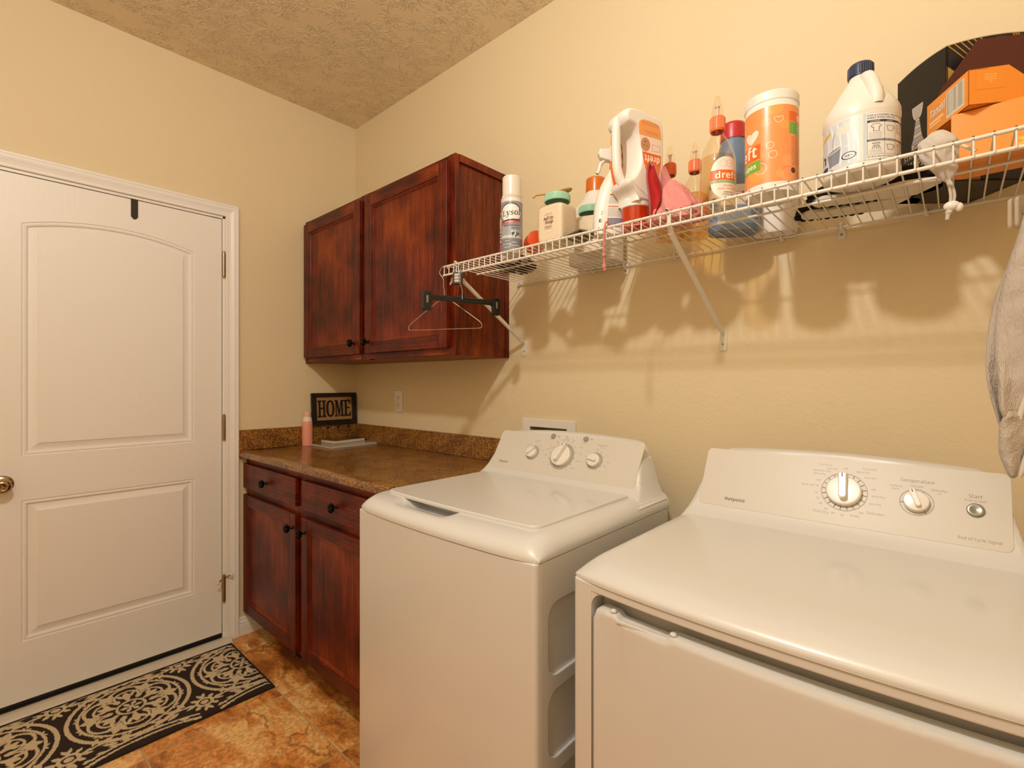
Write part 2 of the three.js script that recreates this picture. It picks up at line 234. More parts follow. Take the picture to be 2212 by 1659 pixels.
// ---------------------------------------------------------------- cabinets
function cabinetKnob(parent, x, y, z) {   // black openwork knob on a stem, facing +z; x,y,z relative to the parent
  const k = new THREE.Group(); k.name = 'knob'; k.position.set(x, y, z); parent.add(k);
  mesh('stem', lathe([[0, 0], [0.008, 0], [0.008, 0.002], [0.0045, 0.006], [0.0042, 0.014], [0.007, 0.018]], 16).rotateX(Math.PI / 2), M.bronze, k);
  const petals = []; for (let i = 0; i < 8; i++) { const a = i * Math.PI / 4; petals.push(tube([[0, 0, 0.016], [0.0125 * Math.cos(a), 0.0125 * Math.sin(a), 0.019], [0.0155 * Math.cos(a + 0.2), 0.0155 * Math.sin(a + 0.2), 0.0265], [0.0085 * Math.cos(a + 0.5), 0.0085 * Math.sin(a + 0.5), 0.033], [0, 0, 0.0345]], 0.0034, 14, 6)); }
  petals.push(ball(0, 0, 0.026, 0.0105, 0.0105, 0.0085, 14, 10), ball(0, 0, 0.034, 0.0045, 0.0045, 0.002, 10, 6));
  mesh('flower_head', petals, M.bronze, k); return k;
}
// framed door in local coordinates: left-bottom-back corner at (0,0,0), width w, height h
function cabinetDoor(parent, x, y, z, w, h, knob) {
  const d = new THREE.Group(); d.name = 'door'; d.position.set(x, y, z); parent.add(d);
  const S = 0.052, t = 0.019;
  for (const s of [0, 1]) mesh('stile', metric(box(s ? w - S : 0, s ? w : S, 0, h, 0, t, 0.003, 3)), M.cherry, d);
  for (const s of [0, 1]) mesh('rail', metric(box(S + 0.0003, w - S - 0.0003, s ? h - S : 0, s ? h : S, 0, t, 0.003, 3)), M.cherryRail, d);
  // moulding that steps down to the recessed panel
  const st = [[0, 0.0155], [0.003, 0.0165], [0.0065, 0.0155], [0.0075, 0.0125], [0.011, 0.0105], [0.0125, 0.0075]];
  const loops = st.map(([o, q]) => [[S + o, S + o, q], [w - S - o, S + o, q], [w - S - o, h - S - o, q], [S + o, h - S - o, q], [S + o, S + o, q]]).reverse();
  mesh('moulding', metric(crease(grid(loops), 0.4)), M.cherry, d);
  mesh('panel', metric(box(S - 0.005, w - S + 0.005, S - 0.005, h - S + 0.005, 0.001, 0.0078, 0)), M.cherry, d);
  if (knob) cabinetKnob(d, knob[0], knob[1], t); return d;
}
{
  const c = thing('wall_cabinet', 'dark cherry wall cabinet with two framed doors mounted high in the corner', 'cabinet', [0.625, 1.364, 0.15]);
  const W = 1.248, Y0 = 1.364, Y1 = 2.144;
  wmesh('carcass', metric(box(0.001, W - 0.012, Y0 + 0.006, Y1 - 0.004, 0.001, 0.288, 0.001)), M.cherry, c);
  wmesh('underside', metric(box(0.014, W - 0.014, Y0 + 0.001, Y0 + 0.0065, 0.001, 0.286, 0)), M.rawwood, c);
  wmesh('side_panel', metric(box(W - 0.012, W - 0.006, Y0, Y1, 0.001, 0.289, 0.0005)), M.veneer, c);
  wmesh('side_trim', [metric(box(W - 0.006, W + 0.004, Y1 - 0.03, Y1, 0.001, 0.2865, 0.001)), metric(box(W - 0.006, W + 0.001, Y0, Y1 - 0.03, 0.0005, 0.018, 0.002))], M.cherry, c);
  for (const [a, b] of [[0.001, 0.04], [0.575, 0.652], [W - 0.04, W]]) wmesh('frame_stile', metric(box(a, b, Y0, Y1, 0.287, 0.306, 0.001)), M.cherry, c);
  for (const [a, b] of [[Y0 + 0.005, Y0 + 0.045], [Y1 - 0.04, Y1 - 0.001]]) wmesh('frame_rail', metric(box(0.04, W - 0.04, a, b, 0.287, 0.3055, 0.001)), M.cherryRail, c);
  const lx = -0.625, ly = -1.364, lz = -0.15;
  cabinetDoor(c, 0.018 + lx, 1.394 + ly, 0.3065 + lz, 0.570, 0.727, [0.525, 0.052]);
  cabinetDoor(c, 0.635 + lx, 1.394 + ly, 0.3065 + lz, 0.583, 0.727, [0.028, 0.052]);
}
{
  const c = thing('base_cabinet', 'dark cherry base cabinet with two drawers over two framed doors beside the washer', 'cabinet', [0.625, FLOOR, 0.3]);
  const W = 1.25, T0 = 0.096;
  wmesh('carcass', metric(box(0.001, W, T0, 0.878, 0.001, 0.592, 0.001)), M.cherry, c);
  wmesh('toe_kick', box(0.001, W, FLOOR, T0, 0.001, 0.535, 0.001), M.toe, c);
  for (const [a, b] of [[0.001, 0.03], [0.58, 0.665], [W - 0.035, W]]) wmesh('frame_stile', metric(box(a, b, T0, 0.878, 0.592, 0.6105, 0.001)), M.cherry, c);
  for (const [a, b] of [[T0, T0 + 0.035], [0.69, 0.735], [0.84, 0.878]]) wmesh('frame_rail', metric(box(0.03, W - 0.035, a, b, 0.592, 0.610, 0.001)), M.cherryRail, c);
  const lx = -0.625, ly = -FLOOR, lz = -0.3;
  for (const [x0, x1] of [[0.006, 0.594], [0.650, 1.240]]) {
    const d = new THREE.Group(); d.name = 'drawer'; d.position.set(x0 + lx, 0.731 + ly, 0.611 + lz); c.add(d);
    mesh('drawer_front', metric(box(0, x1 - x0, 0, 0.122, 0, 0.019, 0.004, 3)), M.cherryRail, d); cabinetKnob(d, (x1 - x0) / 2, 0.06, 0.019);
  }
  cabinetDoor(c, 0.006 + lx, 0.105 + ly, 0.611 + lz, 0.588, 0.593, [0.558, 0.533]);
  cabinetDoor(c, 0.650 + lx, 0.105 + ly, 0.611 + lz, 0.590, 0.593, [0.028, 0.533]);
}
// laminate counter with a rolled front and splashbacks
{
  const c = thing('countertop', 'brown speckled laminate countertop with rolled front edge and low backsplash', 'countertop', [0.65, 0.878, 0.32]);
  const pr = [[0.002, 0.0005], [0.002, 0.036], [0.585, 0.036], [0.605, 0.0385], [0.622, 0.0405], [0.634, 0.040], [0.643, 0.036], [0.649, 0.029], [0.651, 0.020], [0.650, 0.012], [0.646, 0.008], [0.636, 0.006], [0.625, 0.006], [0.625, 0.0005]];
  const sh = poly(pr.map(([z, y]) => [-z, y])); const g = ext(sh, 1.306 - 0.002, 0, 1).rotateY(Math.PI / 2).translate(0.002, 0.878, 0);
  wmesh('worktop', metric(crease(plain(g), 0.5)), M.laminate, c);
  const bs1 = thing('backsplash', 'brown speckled laminate backsplash strip along the wall with the outlet', 'backsplash', [0.66, 0.914, 0.01]), bs2 = thing('backsplash', 'brown speckled laminate backsplash strip under the HOME sign on the door wall', 'backsplash', [0.01, 0.884, 0.32]);
  wmesh('strip', metric(box(0.021, 1.306, 0.914, 1.016, 0.001, 0.020, 0.003, 3)), M.laminate, bs1);
  wmesh('strip', metric(ext(poly([[-0.6535, 0.884], [-0.6535, 1.02], [-0.001, 1.016], [-0.001, 0.9142], [-0.58, 0.9142], [-0.652, 0.9185], [-0.6522, 0.884]]), 0.019, 0.001).rotateY(Math.PI / 2).translate(0.001, 0, 0)), M.laminate, bs2);
}
// outlet
{
  const o = thing('wall_outlet', 'white double wall outlet between the wall cabinet and the counter', 'outlet', [0.443, 1.157, 0]);
  mesh('cover_plate', box(-0.036, 0.036, -0.058, 0.058, 0.0005, 0.006, 0.003), M.knobwhite, o);
  const slot = std(0x1c1712, 0.6);
  for (const s of [-1, 1]) { const r = new THREE.Group(); r.name = 'socket'; r.position.set(0, s * 0.0195, 0.006); o.add(r);
    mesh('socket_face', ext(rrect(-0.0165, -0.014, 0.0165, 0.014, 0.008), 0.0018, 0.0005), M.knobwhite, r);
    for (const q of [-0.0062, 0.0062]) mesh('slot', box(q - 0.0012, q + 0.0012, -0.001, 0.008, 0.0012, 0.0022, 0), slot, r);
    mesh('slot', rod([0, -0.008, 0.0012], [0, -0.008, 0.0022], 0.0026, 10), slot, r); }
  mesh('screw', ball(0, 0, 0.006, 0.003, 0.003, 0.0012), M.knobwhite, o);
}
// washer supply box in the wall
{
  const o = thing('washer_box', 'white recessed washer supply box in the wall behind the washing machine', 'wall box', [1.4625, 1.0, 0]);
  const s = rrect(-0.134, -0.095, 0.134, 0.111, 0.004); s.holes.push(new THREE.Path(rrect(-0.093, -0.065, 0.093, 0.078, 0.002).getPoints(4)));
  mesh('flange', ext(s, 0.008, 0.002).translate(0, 0, 0.0002), M.knobwhite, o);
  mesh('box_shell', [box(-0.094, 0.094, 0.0775, 0.0795, -0.085, 0.002, 0), box(-0.094, 0.094, -0.0665, -0.065, -0.085, 0.002, 0), box(-0.0955, -0.093, -0.065, 0.078, -0.085, 0.002, 0), box(0.093, 0.0955, -0.065, 0.078, -0.085, 0.002, 0), box(-0.094, 0.094, -0.065, 0.078, -0.087, -0.085, 0)], std(0xb3a888, 0.6), o);
}
// rug
{
  const r = thing('runner_rug', 'dark brown runner rug with cream medallions lying in front of the white door', 'rug', [0.3155, FLOOR, 1.305]);
  const W = 0.5, L = 1.2, x0 = 0.0655, z0 = 0.705;
  const cream = '#d6c29e', dark = '#2b1c12';
  const draw = (g, w, h, fg, bg) => {
    g.fillStyle = bg; g.fillRect(0, 0, w, h); const S = w / W; g.setTransform(S, 0, 0, S, 0, 0); g.lineCap = 'round'; g.lineJoin = 'round'; g.strokeStyle = g.fillStyle = fg;
    const leaf = (x, y, a, l, wd) => { g.save(); g.translate(x, y); g.rotate(a); g.beginPath(); g.moveTo(0, 0); g.quadraticCurveTo(l * 0.5, wd, l, 0); g.quadraticCurveTo(l * 0.5, -wd, 0, 0); g.fill(); g.restore(); };
    const line = (pts, lw) => { g.lineWidth = lw; g.beginPath(); g.moveTo(pts[0][0], pts[0][1]); for (let i = 1; i + 1 < pts.length; i += 2) g.quadraticCurveTo(...pts[i], ...pts[i + 1]); g.stroke(); };
    const medal = (cx, cy) => { g.save(); g.translate(cx, cy); g.scale(1, 0.93);
      g.lineWidth = 0.016; g.beginPath(); g.arc(0, 0, 0.202, 0, 7); g.stroke(); g.lineWidth = 0.011; g.beginPath(); g.arc(0, 0, 0.170, 0, 7); g.stroke();
      for (let k = 0; k < 6; k++) { g.save(); g.rotate(k * Math.PI / 3);
        line([[0.03, 0.05], [0.075, 0.1], [0.125, 0.058], [0.158, 0.03], [0.158, 0], [0.158, -0.03], [0.125, -0.058], [0.075, -0.1], [0.03, -0.05]], 0.0115);
        line([[0.058, 0.03], [0.1, 0.056], [0.122, 0.02], [0.13, 0], [0.122, -0.02], [0.1, -0.056], [0.058, -0.03]], 0.0105);
        leaf(0.064, 0, 0, 0.056, 0.026); leaf(0.08, 0.006, 0.9, 0.032, 0.014); leaf(0.08, -0.006, -0.9, 0.032, 0.014);
        g.rotate(Math.PI / 6); leaf(0.098, 0, 0, 0.068, 0.034); leaf(0.118, 0.006, 0.8, 0.042, 0.018); leaf(0.118, -0.006, -0.8, 0.042, 0.018); g.beginPath(); g.arc(0.075, 0, 0.012, 0, 7); g.fill();
        g.restore(); }
      g.lineWidth = 0.011; g.beginPath(); g.arc(0, 0, 0.047, 0, 7); g.stroke(); for (let k = 0; k < 6; k++) { g.save(); g.rotate(k * Math.PI / 3 + 0.5); leaf(0.008, 0, 0, 0.032, 0.017); g.restore(); } g.beginPath(); g.arc(0, 0, 0.010, 0, 7); g.fill();
      for (let k = 0; k < 12; k++) { g.save(); g.rotate(k * Math.PI / 6 + 0.26); leaf(0.174, 0, 1.2, 0.02, 0.008); leaf(0.174, 0, -1.2, 0.02, 0.008); g.restore(); }
      g.restore(); };
    const star = (cx, cy, dir) => { g.save(); g.translate(cx, cy); g.scale(dir, 1);
      g.lineWidth = 0.013; g.beginPath(); g.arc(0, 0, 0.026, 0, 7); g.stroke(); g.beginPath(); g.arc(0, 0, 0.014, 0, 7); g.fill();
      for (let k = 0; k < 8; k++) { g.save(); g.rotate(k * Math.PI / 4); if (k % 2) { leaf(0.026, 0, 0, 0.03, 0.018); } else { leaf(0.028, 0, 0.35, 0.04, 0.014); leaf(0.028, 0, -0.35, 0.04, 0.014); } g.restore(); }
      for (const s of [-1, 1]) { line([[0.005, s * 0.06], [0.03, s * 0.105], [-0.01, s * 0.145]], 0.010); leaf(0.006, s * 0.07, s * 1.15, 0.06, 0.022); leaf(0.0, s * 0.085, s * 2.1, 0.05, 0.018); leaf(0.016, s * 0.062, s * 0.5, 0.045, 0.016); leaf(-0.01, s * 0.12, s * 1.3, 0.05, 0.02); }
      g.restore(); };
    const spray = (cx, cy, dir) => { g.save(); g.translate(cx, cy); g.scale(dir, 1); line([[0.0, -0.165], [0.06, 0], [0.0, 0.165]], 0.011); line([[-0.022, -0.165], [0.034, 0], [-0.022, 0.165]], 0.010); for (let k = -4; k <= 4; k++) leaf(0.034 - 0.0022 * k * k, k * 0.034, 1.2, 0.034, 0.013); g.restore(); };
    for (let k = 0; k < 4; k++) { medal(0.222, 0.027 + 0.401 * k); star(0.040, 0.228 + 0.401 * k, 1); star(0.405, 0.228 + 0.401 * k, -1); spray(0.468, 0.03 + 0.401 * k, -1); spray(-0.008, 0.03 + 0.401 * k, 1); }
    g.setTransform(1, 0, 0, 1, 0, 0); };
  // ragged pile edges: shift every pixel row and column a little
  const rag = (srgb, fg, bg) => canvasTex(820, 1968, (g, w, h) => { draw(g, w, h, fg, bg); const im = g.getImageData(0, 0, w, h), src = new Uint8ClampedArray(im.data), d = im.data;
    for (let y = 0; y < h; y++) for (let x = 0; x < w; x++) { const jx = (hash(x >> 1, y >> 3, 5) - 0.5) * 9, jy = (hash(x >> 3, y >> 1, 6) - 0.5) * 5; const sx = Math.max(0, Math.min(w - 1, (x + jx) | 0)), sy = Math.max(0, Math.min(h - 1, (y + jy) | 0)), s = (sy * w + sx) * 4, k = (y * w + x) * 4, f = srgb ? 0.86 + 0.28 * hash(x, y >> 1, 7) : 1; d[k] = src[s] * f; d[k + 1] = src[s + 1] * f; d[k + 2] = src[s + 2] * f; }
    g.putImageData(im, 0, 0); }, srgb);
  const mat = std(0xffffff, 0.95, { map: rag(true, cream, dark), bumpMap: rag(false, '#c8c8c8', '#404040'), bumpScale: 0.003 });
  const rows = []; for (let j = 0; j <= 60; j++) { const z = z0 + (L * j) / 60, row = []; for (let i = 0; i <= 24; i++) { const e = Math.min(i, 24 - i, j, 60 - j); row.push([x0 + (W * i) / 24, FLOOR + (e === 0 ? 0.004 : 0.0095 + 0.001 * fbm(i / 24, j / 60, 6, 14, 2, 4)), z]); } rows.push(row); }
  const g = grid(rows.reverse()); const uv = g.attributes.uv, p = g.attributes.position; for (let i = 0; i < uv.count; i++) uv.setXY(i, (p.getX(i) - x0) / W, 1 - (p.getZ(i) - z0) / L);
  wmesh('pile', g, mat, r);
  wmesh('bound_edge', [box(x0 - 0.003, x0 + 0.004, FLOOR, FLOOR + 0.008, z0 - 0.003, z0 + L, 0.003), box(x0 + W - 0.004, x0 + W + 0.003, FLOOR, FLOOR + 0.008, z0 - 0.003, z0 + L, 0.003), box(x0, x0 + W, FLOOR, FLOOR + 0.008, z0 - 0.003, z0 + 0.004, 0.003), box(x0, x0 + W, FLOOR, FLOOR + 0.004, z0, z0 + L, 0)], std(0x24170f, 0.95), r);
}
// ---------------------------------------------------------------- counter things
const fontSerif = await new FontLoader().loadAsync('fonts/droid/droid_serif_bold.typeface.json');
const textGeo = (t, size, depth, sx = 1) => { const g = new TextGeometry(t, { font: fontSerif, size, depth, curveSegments: 8, bevelEnabled: true, bevelSize: 0.0004, bevelThickness: 0.0004, bevelSegments: 1 }); g.computeBoundingBox(); const b = g.boundingBox; g.translate(-(b.min.x + b.max.x) / 2, -(b.min.y + b.max.y) / 2, 0); return g.scale(sx, 1, 1); };
{
  const s = thing('home_sign', 'black framed HOME sign on burlap with three hooks leaning on the backsplash corner', 'sign', [0.0215, 1.0175, 0.147], Math.PI / 2);
  // local x along -z of the room, z towards the room; a slight lean
  const Wd = 0.272, H = 0.181, F = 0.027, lean = new THREE.Matrix4().makeRotationX(-0.07).setPosition(0, 0, -0.001);
  const P = (n, g, m, par = s) => mesh(n, (Array.isArray(g) ? merge(g) : plain(g)).applyMatrix4(lean), m, par);
  const blk = std(0x0c0907, 0.5);
  for (const a of [[-Wd / 2, Wd / 2, 0, F], [-Wd / 2, Wd / 2, H - F + 0.004, H], [-Wd / 2, -Wd / 2 + F, F, H - F + 0.004], [Wd / 2 - F, Wd / 2, F, H - F + 0.004]]) P('frame_bar', box(a[0], a[1], a[2], a[3], 0, 0.016, 0.002), blk);
  const burlap = std(0xffffff, 0.9, { map: canvasTex(512, 340, (g, w, h) => { g.fillStyle = '#a87b45'; g.fillRect(0, 0, w, h); for (let y = 0; y < h; y += 4) for (let x = 0; x < w; x += 4) { const q = hash(x, y, 3); g.fillStyle = ((x + y) >> 2) % 2 ? `rgba(205,160,100,${0.25 + 0.5 * q})` : `rgba(90,55,25,${0.15 + 0.4 * q})`; g.fillRect(x, y, 4, 4); } }) });
  P('burlap_panel', new THREE.BoxGeometry(Wd - 2 * F + 0.004, H - 2 * F + 0.008, 0.004).translate(0, H / 2 + 0.002, 0.006), burlap);
  [['H', -0.0765], ['O', -0.026], ['M', 0.029], ['E', 0.079]].forEach(([t, x]) => { const g = textGeo(t, 0.1, 0.003); g.computeBoundingBox(); const b = g.boundingBox, w = b.max.x - b.min.x, h = b.max.y - b.min.y; g.scale(({ H: 0.048, O: 0.049, M: 0.056, E: 0.043 }[t]) / w, 0.094 / h, 1).translate(x, H / 2 + 0.002, 0.008); P('letter', g, blk); });
  for (const x of [-0.057, 0.006, 0.069]) P('hook', [box(x - 0.007, x + 0.007, 0.004, 0.024, 0.016, 0.0185, 0.001), tube([[x, 0.008, 0.018], [x, -0.006, 0.02], [x, -0.018, 0.026], [x, -0.02, 0.035], [x, -0.012, 0.042]], 0.003), tube([[x, 0.018, 0.018], [x, 0.018, 0.028], [x, 0.022, 0.034]], 0.0026), ball(x, -0.011, 0.043, 0.0045), ball(x, 0.024, 0.0355, 0.004)], blk);
}
{
  const b = thing('aerosol_bottle', 'slim pink and white aerosol bottle standing on the counter beside the HOME sign', 'bottle', [0.046, 0.914, 0.318], 1.0);
  const lab = canvasTex(512, 512, (g, w, h) => { g.fillStyle = '#f2a48c'; g.fillRect(0, 0, w, h); g.fillStyle = '#efe2d4'; g.fillRect(0, 0, w, h * 0.38); g.fillStyle = '#f2a48c'; g.beginPath(); g.moveTo(0, h * 0.42); for (let x = 0; x <= w; x += 8) g.lineTo(x, h * (0.40 + 0.03 * Math.sin(x / 60))); g.lineTo(w, h); g.lineTo(0, h); g.fill(); g.fillStyle = '#ddd8d4'; g.fillRect(w * 0.32, h * 0.06, w * 0.24, h * 0.72); g.fillStyle = '#5a5a62'; g.font = '9px sans-serif'; for (let y = 0.09; y < 0.76; y += 0.022) g.fillText('Directions shake well apply liberally', w * 0.335, h * y, w * 0.21); g.fillStyle = '#6a3f50'; g.font = 'bold 20px sans-serif'; g.fillText('NET WT 6 OZ', w * 0.33, h * 0.9, w * 0.14); });
  mesh('can', lathe([[0, 0], [0.026, 0], [0.0275, 0.002], [0.0275, 0.105], [0.0262, 0.125], [0.0225, 0.15], [0.0195, 0.158], [0, 0.158]], 40), phys(0xffffff, 0.35, { map: lab, clearcoat: 0.3 }), b);
  mesh('cap', lathe([[0.0178, 0.156], [0.0178, 0.181], [0.0165, 0.1845], [0.012, 0.186], [0, 0.186]], 32), phys(0xf0bfa8, 0.4), b);
}
{
  const m = thing('magazine', 'thin wide magazine lying flat on the counter under the small book', 'magazine', [0.155, 0.9145, 0.16], 0.02);
  const cov = canvasTex(512, 660, (g, w, h) => { g.fillStyle = '#b9a98c'; g.fillRect(0, 0, w, h); g.fillStyle = '#8d7a5c'; g.fillRect(0, h * 0.55, w, h * 0.45); for (let k = 0; k < 60; k++) { g.fillStyle = `rgba(${rr(120, 220) | 0},${rr(110, 190) | 0},${rr(90, 160) | 0},0.5)`; g.fillRect(rr(0, w), rr(h * 0.1, h), rr(10, 90), rr(5, 40)); } g.fillStyle = '#d8d8d6'; g.fillRect(w * 0.65, h * 0.0, w * 0.35, h * 0.22); });
  const top = new THREE.PlaneGeometry(0.214, 0.277).rotateX(-Math.PI / 2).translate(0, 0.0093, 0);
  mesh('pages', [box(-0.107, 0.107, 0.0006, 0.0045, -0.139, 0.139, 0.0004, 1), box(-0.108, 0.106, 0.0052, 0.0088, -0.139, 0.138, 0.0004, 1)], std(0xd9d2c4, 0.6), m);
  mesh('cover', top, phys(0xffffff, 0.25, { map: cov, clearcoat: 0.6 }), m);
  const b = thing('paperback_book', 'small thick book with a brown cover lying on top of the magazine', 'book', [0.1, 0.9242, 0.135], 0.12);
  const cov2 = canvasTex(256, 340, (g, w, h) => { g.fillStyle = '#6a3a1c'; g.fillRect(0, 0, w, h); for (let k = 0; k < 90; k++) { g.fillStyle = `rgba(${rr(80, 190) | 0},${rr(40, 110) | 0},${rr(15, 60) | 0},0.6)`; g.beginPath(); g.ellipse(rr(0, w), rr(h * 0.3, h), rr(5, 30), rr(3, 14), rr(0, 3), 0, 7); g.fill(); } g.fillStyle = '#2a1710'; g.fillRect(0, 0, w, h * 0.3); });
  mesh('page_block', box(-0.063, 0.0625, 0.001, 0.0165, -0.098, 0.098, 0.0006, 1), std(0xd8d0c0, 0.7), b);
  mesh('cover', [new THREE.BoxGeometry(0.129, 0.001, 0.2).translate(0, 0.0172, 0)], phys(0xffffff, 0.3, { map: cov2, clearcoat: 0.5 }), b);
  mesh('spine', [box(-0.0645, -0.0632, 0, 0.0175, -0.1, 0.1, 0.0003), new THREE.BoxGeometry(0.129, 0.001, 0.2).translate(0, 0.0005, 0)], std(0x8a6a52, 0.5), b);
}
// ---------------------------------------------------------------- washer and dryer
// plan outline of a cabinet: front bows out; local x in [-w/2, w/2], z back to front
const bow = (x, hw, b) => b * (1 - (x / hw) ** 2);
function planShape(hw, z0, z1, b, rc, inset = 0) { // shape in (x, -z) so that extrusion along +Y after rotation keeps z
  const s = new THREE.Shape(), N = 24, h = hw - inset, zf = (x) => z1 - b + bow(x, hw, b) - inset; s.moveTo(-h, -(z0 + inset)); s.lineTo(h, -(z0 + inset)); s.lineTo(h, -(zf(h) - rc));
  s.quadraticCurveTo(h, -zf(h - rc * 0.2), h - rc, -zf(h - rc)); for (let i = 1; i < N; i++) { const x = h - rc - (2 * (h - rc) * i) / N; s.lineTo(x, -zf(x)); } s.lineTo(-h + rc, -zf(-h + rc)); s.quadraticCurveTo(-h, -zf(-h + rc * 0.2), -h, -(zf(-h) - rc)); s.closePath(); return s; }
const upright = (shape, y0, y1, bevel = 0, seg = 2) => ext(shape, y1 - y0, bevel, seg, 10).rotateX(-Math.PI / 2).translate(0, y0, 0);
// rolled top deck: height falls towards front and sides
function deck(hw, z0, z1, b, yb, yt, rF, rS, dip, nx = 80, nz = 90) {
  const rows = []; const roll = (d, r) => { const t = Math.max(0, Math.min(1, d / r)); return Math.sqrt(1 - (1 - t) * (1 - t)); };
  const warp = (t) => (t < 0.35 ? 0.35 * Math.pow(t / 0.35, 1.9) : t > 0.65 ? 1 - 0.35 * Math.pow((1 - t) / 0.35, 1.9) : t);
  for (let j = 0; j <= nz; j++) { const row = []; const tz = 1 - Math.pow(1 - j / nz, 1.7);
    for (let i = 0; i <= nx; i++) { const x = -hw + 2 * hw * warp(i / nx), zf = z1 - b + bow(x, hw, b) - 0.012 * Math.pow(Math.abs(x / hw), 14), z = z0 + (zf - z0) * tz;
      const dS = hw - Math.abs(x), dF = zf - z; let y = yb + (yt - yb) * Math.min(1, roll(dS, rS) * roll(dF, rF)); if (dip) y -= dip(x, z, zf); row.push([x, y, z]); } rows.push(row); }
  const g = grid(rows); const m = nx + 1, sk = []; for (let i = 0; i <= nx; i++) sk.push(rows[nz][i]); for (let j = nz; j >= 0; j--) sk.unshift(rows[j][0]); for (let j = nz; j >= 0; j--) sk.push(rows[j][nx]);
  const skirt = grid([sk, sk.map((p) => [p[0], p[1] - 0.004, p[2]])]); return merge([g, skirt]);
}
// console: silhouette seen from the front, its front face leans back
function consoleGeo(hw, y0, y1, zb, lean) {
  // front outline (x,y): flared foot, rounded shoulders
  const half = []; const H = y1 - y0; for (let i = 0; i <= 30; i++) { const t = i / 30; let x; const y = y0 + H * t; x = hw - 0.058 * Math.pow(Math.min(1, t / 0.9), 0.62) * 1; half.push([x, y]); }
  const R = 0.045, top = half[30][0]; // round the shoulder
  const prof = half.filter((p) => p[1] < y1 - R); const sx = top; for (let i = 0; i <= 10; i++) { const a = (i / 10) * Math.PI / 2; prof.push([sx - R + R * Math.cos(a) + (prof[prof.length - 1] ? 0 : 0), y1 - R + R * Math.sin(a)]); }
  for (let i = 1; i <= 10; i++) { const x = (sx - R) * (1 - i / 10); prof.push([x, y1 + 0.010 * (1 - (x / (sx - R)) ** 2)]); }
  const right = prof, all = right.concat(right.slice(0, -1).reverse().map((p) => [-p[0], p[1]]));
  const zf = (y) => { const t = (y - y0) / H; return lean[0] + (lean[1] - lean[0]) * Math.min(1, t) + 0.035 * Math.pow(Math.max(0, 1 - t * 3.2), 2); };
  const shrink = (p, o) => { const cx = p[0] * (1 - o / 0.3), cy = p[1] - o * (p[1] > y0 + 0.02 ? 1 : 0) * ((p[1] - y0) / H); return [cx, cy]; };
  const loop = (o, dz, back) => all.map((p) => { const q = shrink(p, o); return [q[0], q[1], back ? zb : zf(q[1]) + dz]; });
  const L = [loop(0, 0, true), loop(0, -0.008), loop(0.001, -0.004), loop(0.004, -0.001), loop(0.009, 0)]; const g1 = grid(L);
  // front face filled as strips between left and right points of equal index
  const last = L[4], n = last.length, rows = []; for (let i = 0; i <= (n - 1) / 2; i++) { const a = last[n - 1 - i], b = last[i], row = []; for (let k = 0; k <= 12; k++) { const t = k / 12; row.push([a[0] + (b[0] - a[0]) * t, a[1] + (b[1] - a[1]) * t, a[2] + (b[2] - a[2]) * t]); } rows.push(row); }
  const first = L[0], back = []; for (let i = 0; i <= (n - 1) / 2; i++) { back.push([first[i], first[n - 1 - i]]); }
  return { geo: merge([crease(plain(g1), 0.7), crease(plain(grid(rows)), 0.7), grid(back)]), zf };
}
// tilted face frame: place something on the leaning console face
function faceFrame(y0, y1, z0, z1) { const a = Math.atan2(z0 - z1, y1 - y0); return { a, at: (x, y, off = 0) => { const t = (y - y0) / (y1 - y0); return [x, y + off * Math.sin(a), z0 + (z1 - z0) * t + off * Math.cos(a)]; } }; }
function dial(parent, pos, tilt, R, turn, ringR, ringTex) {
  const k = new THREE.Group(); k.name = 'knob'; k.position.set(...pos); k.rotation.x = -tilt; parent.add(k);
  if (ringR) { const ring = mesh('dial_ring', lathe([[0, 0.0006], [ringR, 0.0006], [ringR, 0]].reverse(), 48).rotateX(Math.PI / 2), M.ringgrey, k); }
  const cap = mesh('dial_base', lathe([[R, 0.001], [R, 0.010], [R * 0.97, 0.0125], [R * 0.9, 0.0137], [0, 0.0142]], 48).rotateX(Math.PI / 2), M.knobwhite, k);
  const s = new THREE.Shape(), w = R * 0.24; s.moveTo(-w, R * 1.06); s.lineTo(w, R * 1.06); s.lineTo(w * 0.95, -R * 0.45); s.absarc(0, -R * 0.45, w * 0.95, 0, -Math.PI, true); s.closePath();
  const grip = mesh('grip', ext(s, R * 0.55, R * 0.07, 3).translate(0, 0, 0.011), M.knobwhite, k); grip.rotation.z = turn;
  const mk = mesh('pointer', box(-R * 0.02 - 0.0004, R * 0.02 + 0.0004, R * 0.72, R * 1.0, 0.011 + R * 0.55, 0.0113 + R * 0.55, 0), std(0x5a1a10, 0.5), k); mk.rotation.z = turn; return k;
}
function facePanel(parent, hw, y0, y1, ff, tex) { // thin printed control panel lying on the console face
  const s = rrect(-hw, 0, hw, y1 - y0, 0.012); const h = Math.hypot(y1 - y0, 1) ; const g = plain(ext(s, 0.0016, 0.0004, 1)); const p = g.attributes.position, uv = g.attributes.uv;
  for (let i = 0; i < p.count; i++) uv.setXY(i, (p.getX(i) + hw) / (2 * hw), p.getY(i) / (y1 - y0)); const L = (y1 - y0) / Math.cos(ff.a); g.scale(1, L / (y1 - y0), 1);
  const m = mesh('control_panel', g, phys(0xffffff, 0.4, { map: tex }), parent); m.position.set(...ff.at(0, y0, 0.0002)); m.rotation.x = -ff.a; return m; }
const panelBase = '#d9d3c9';
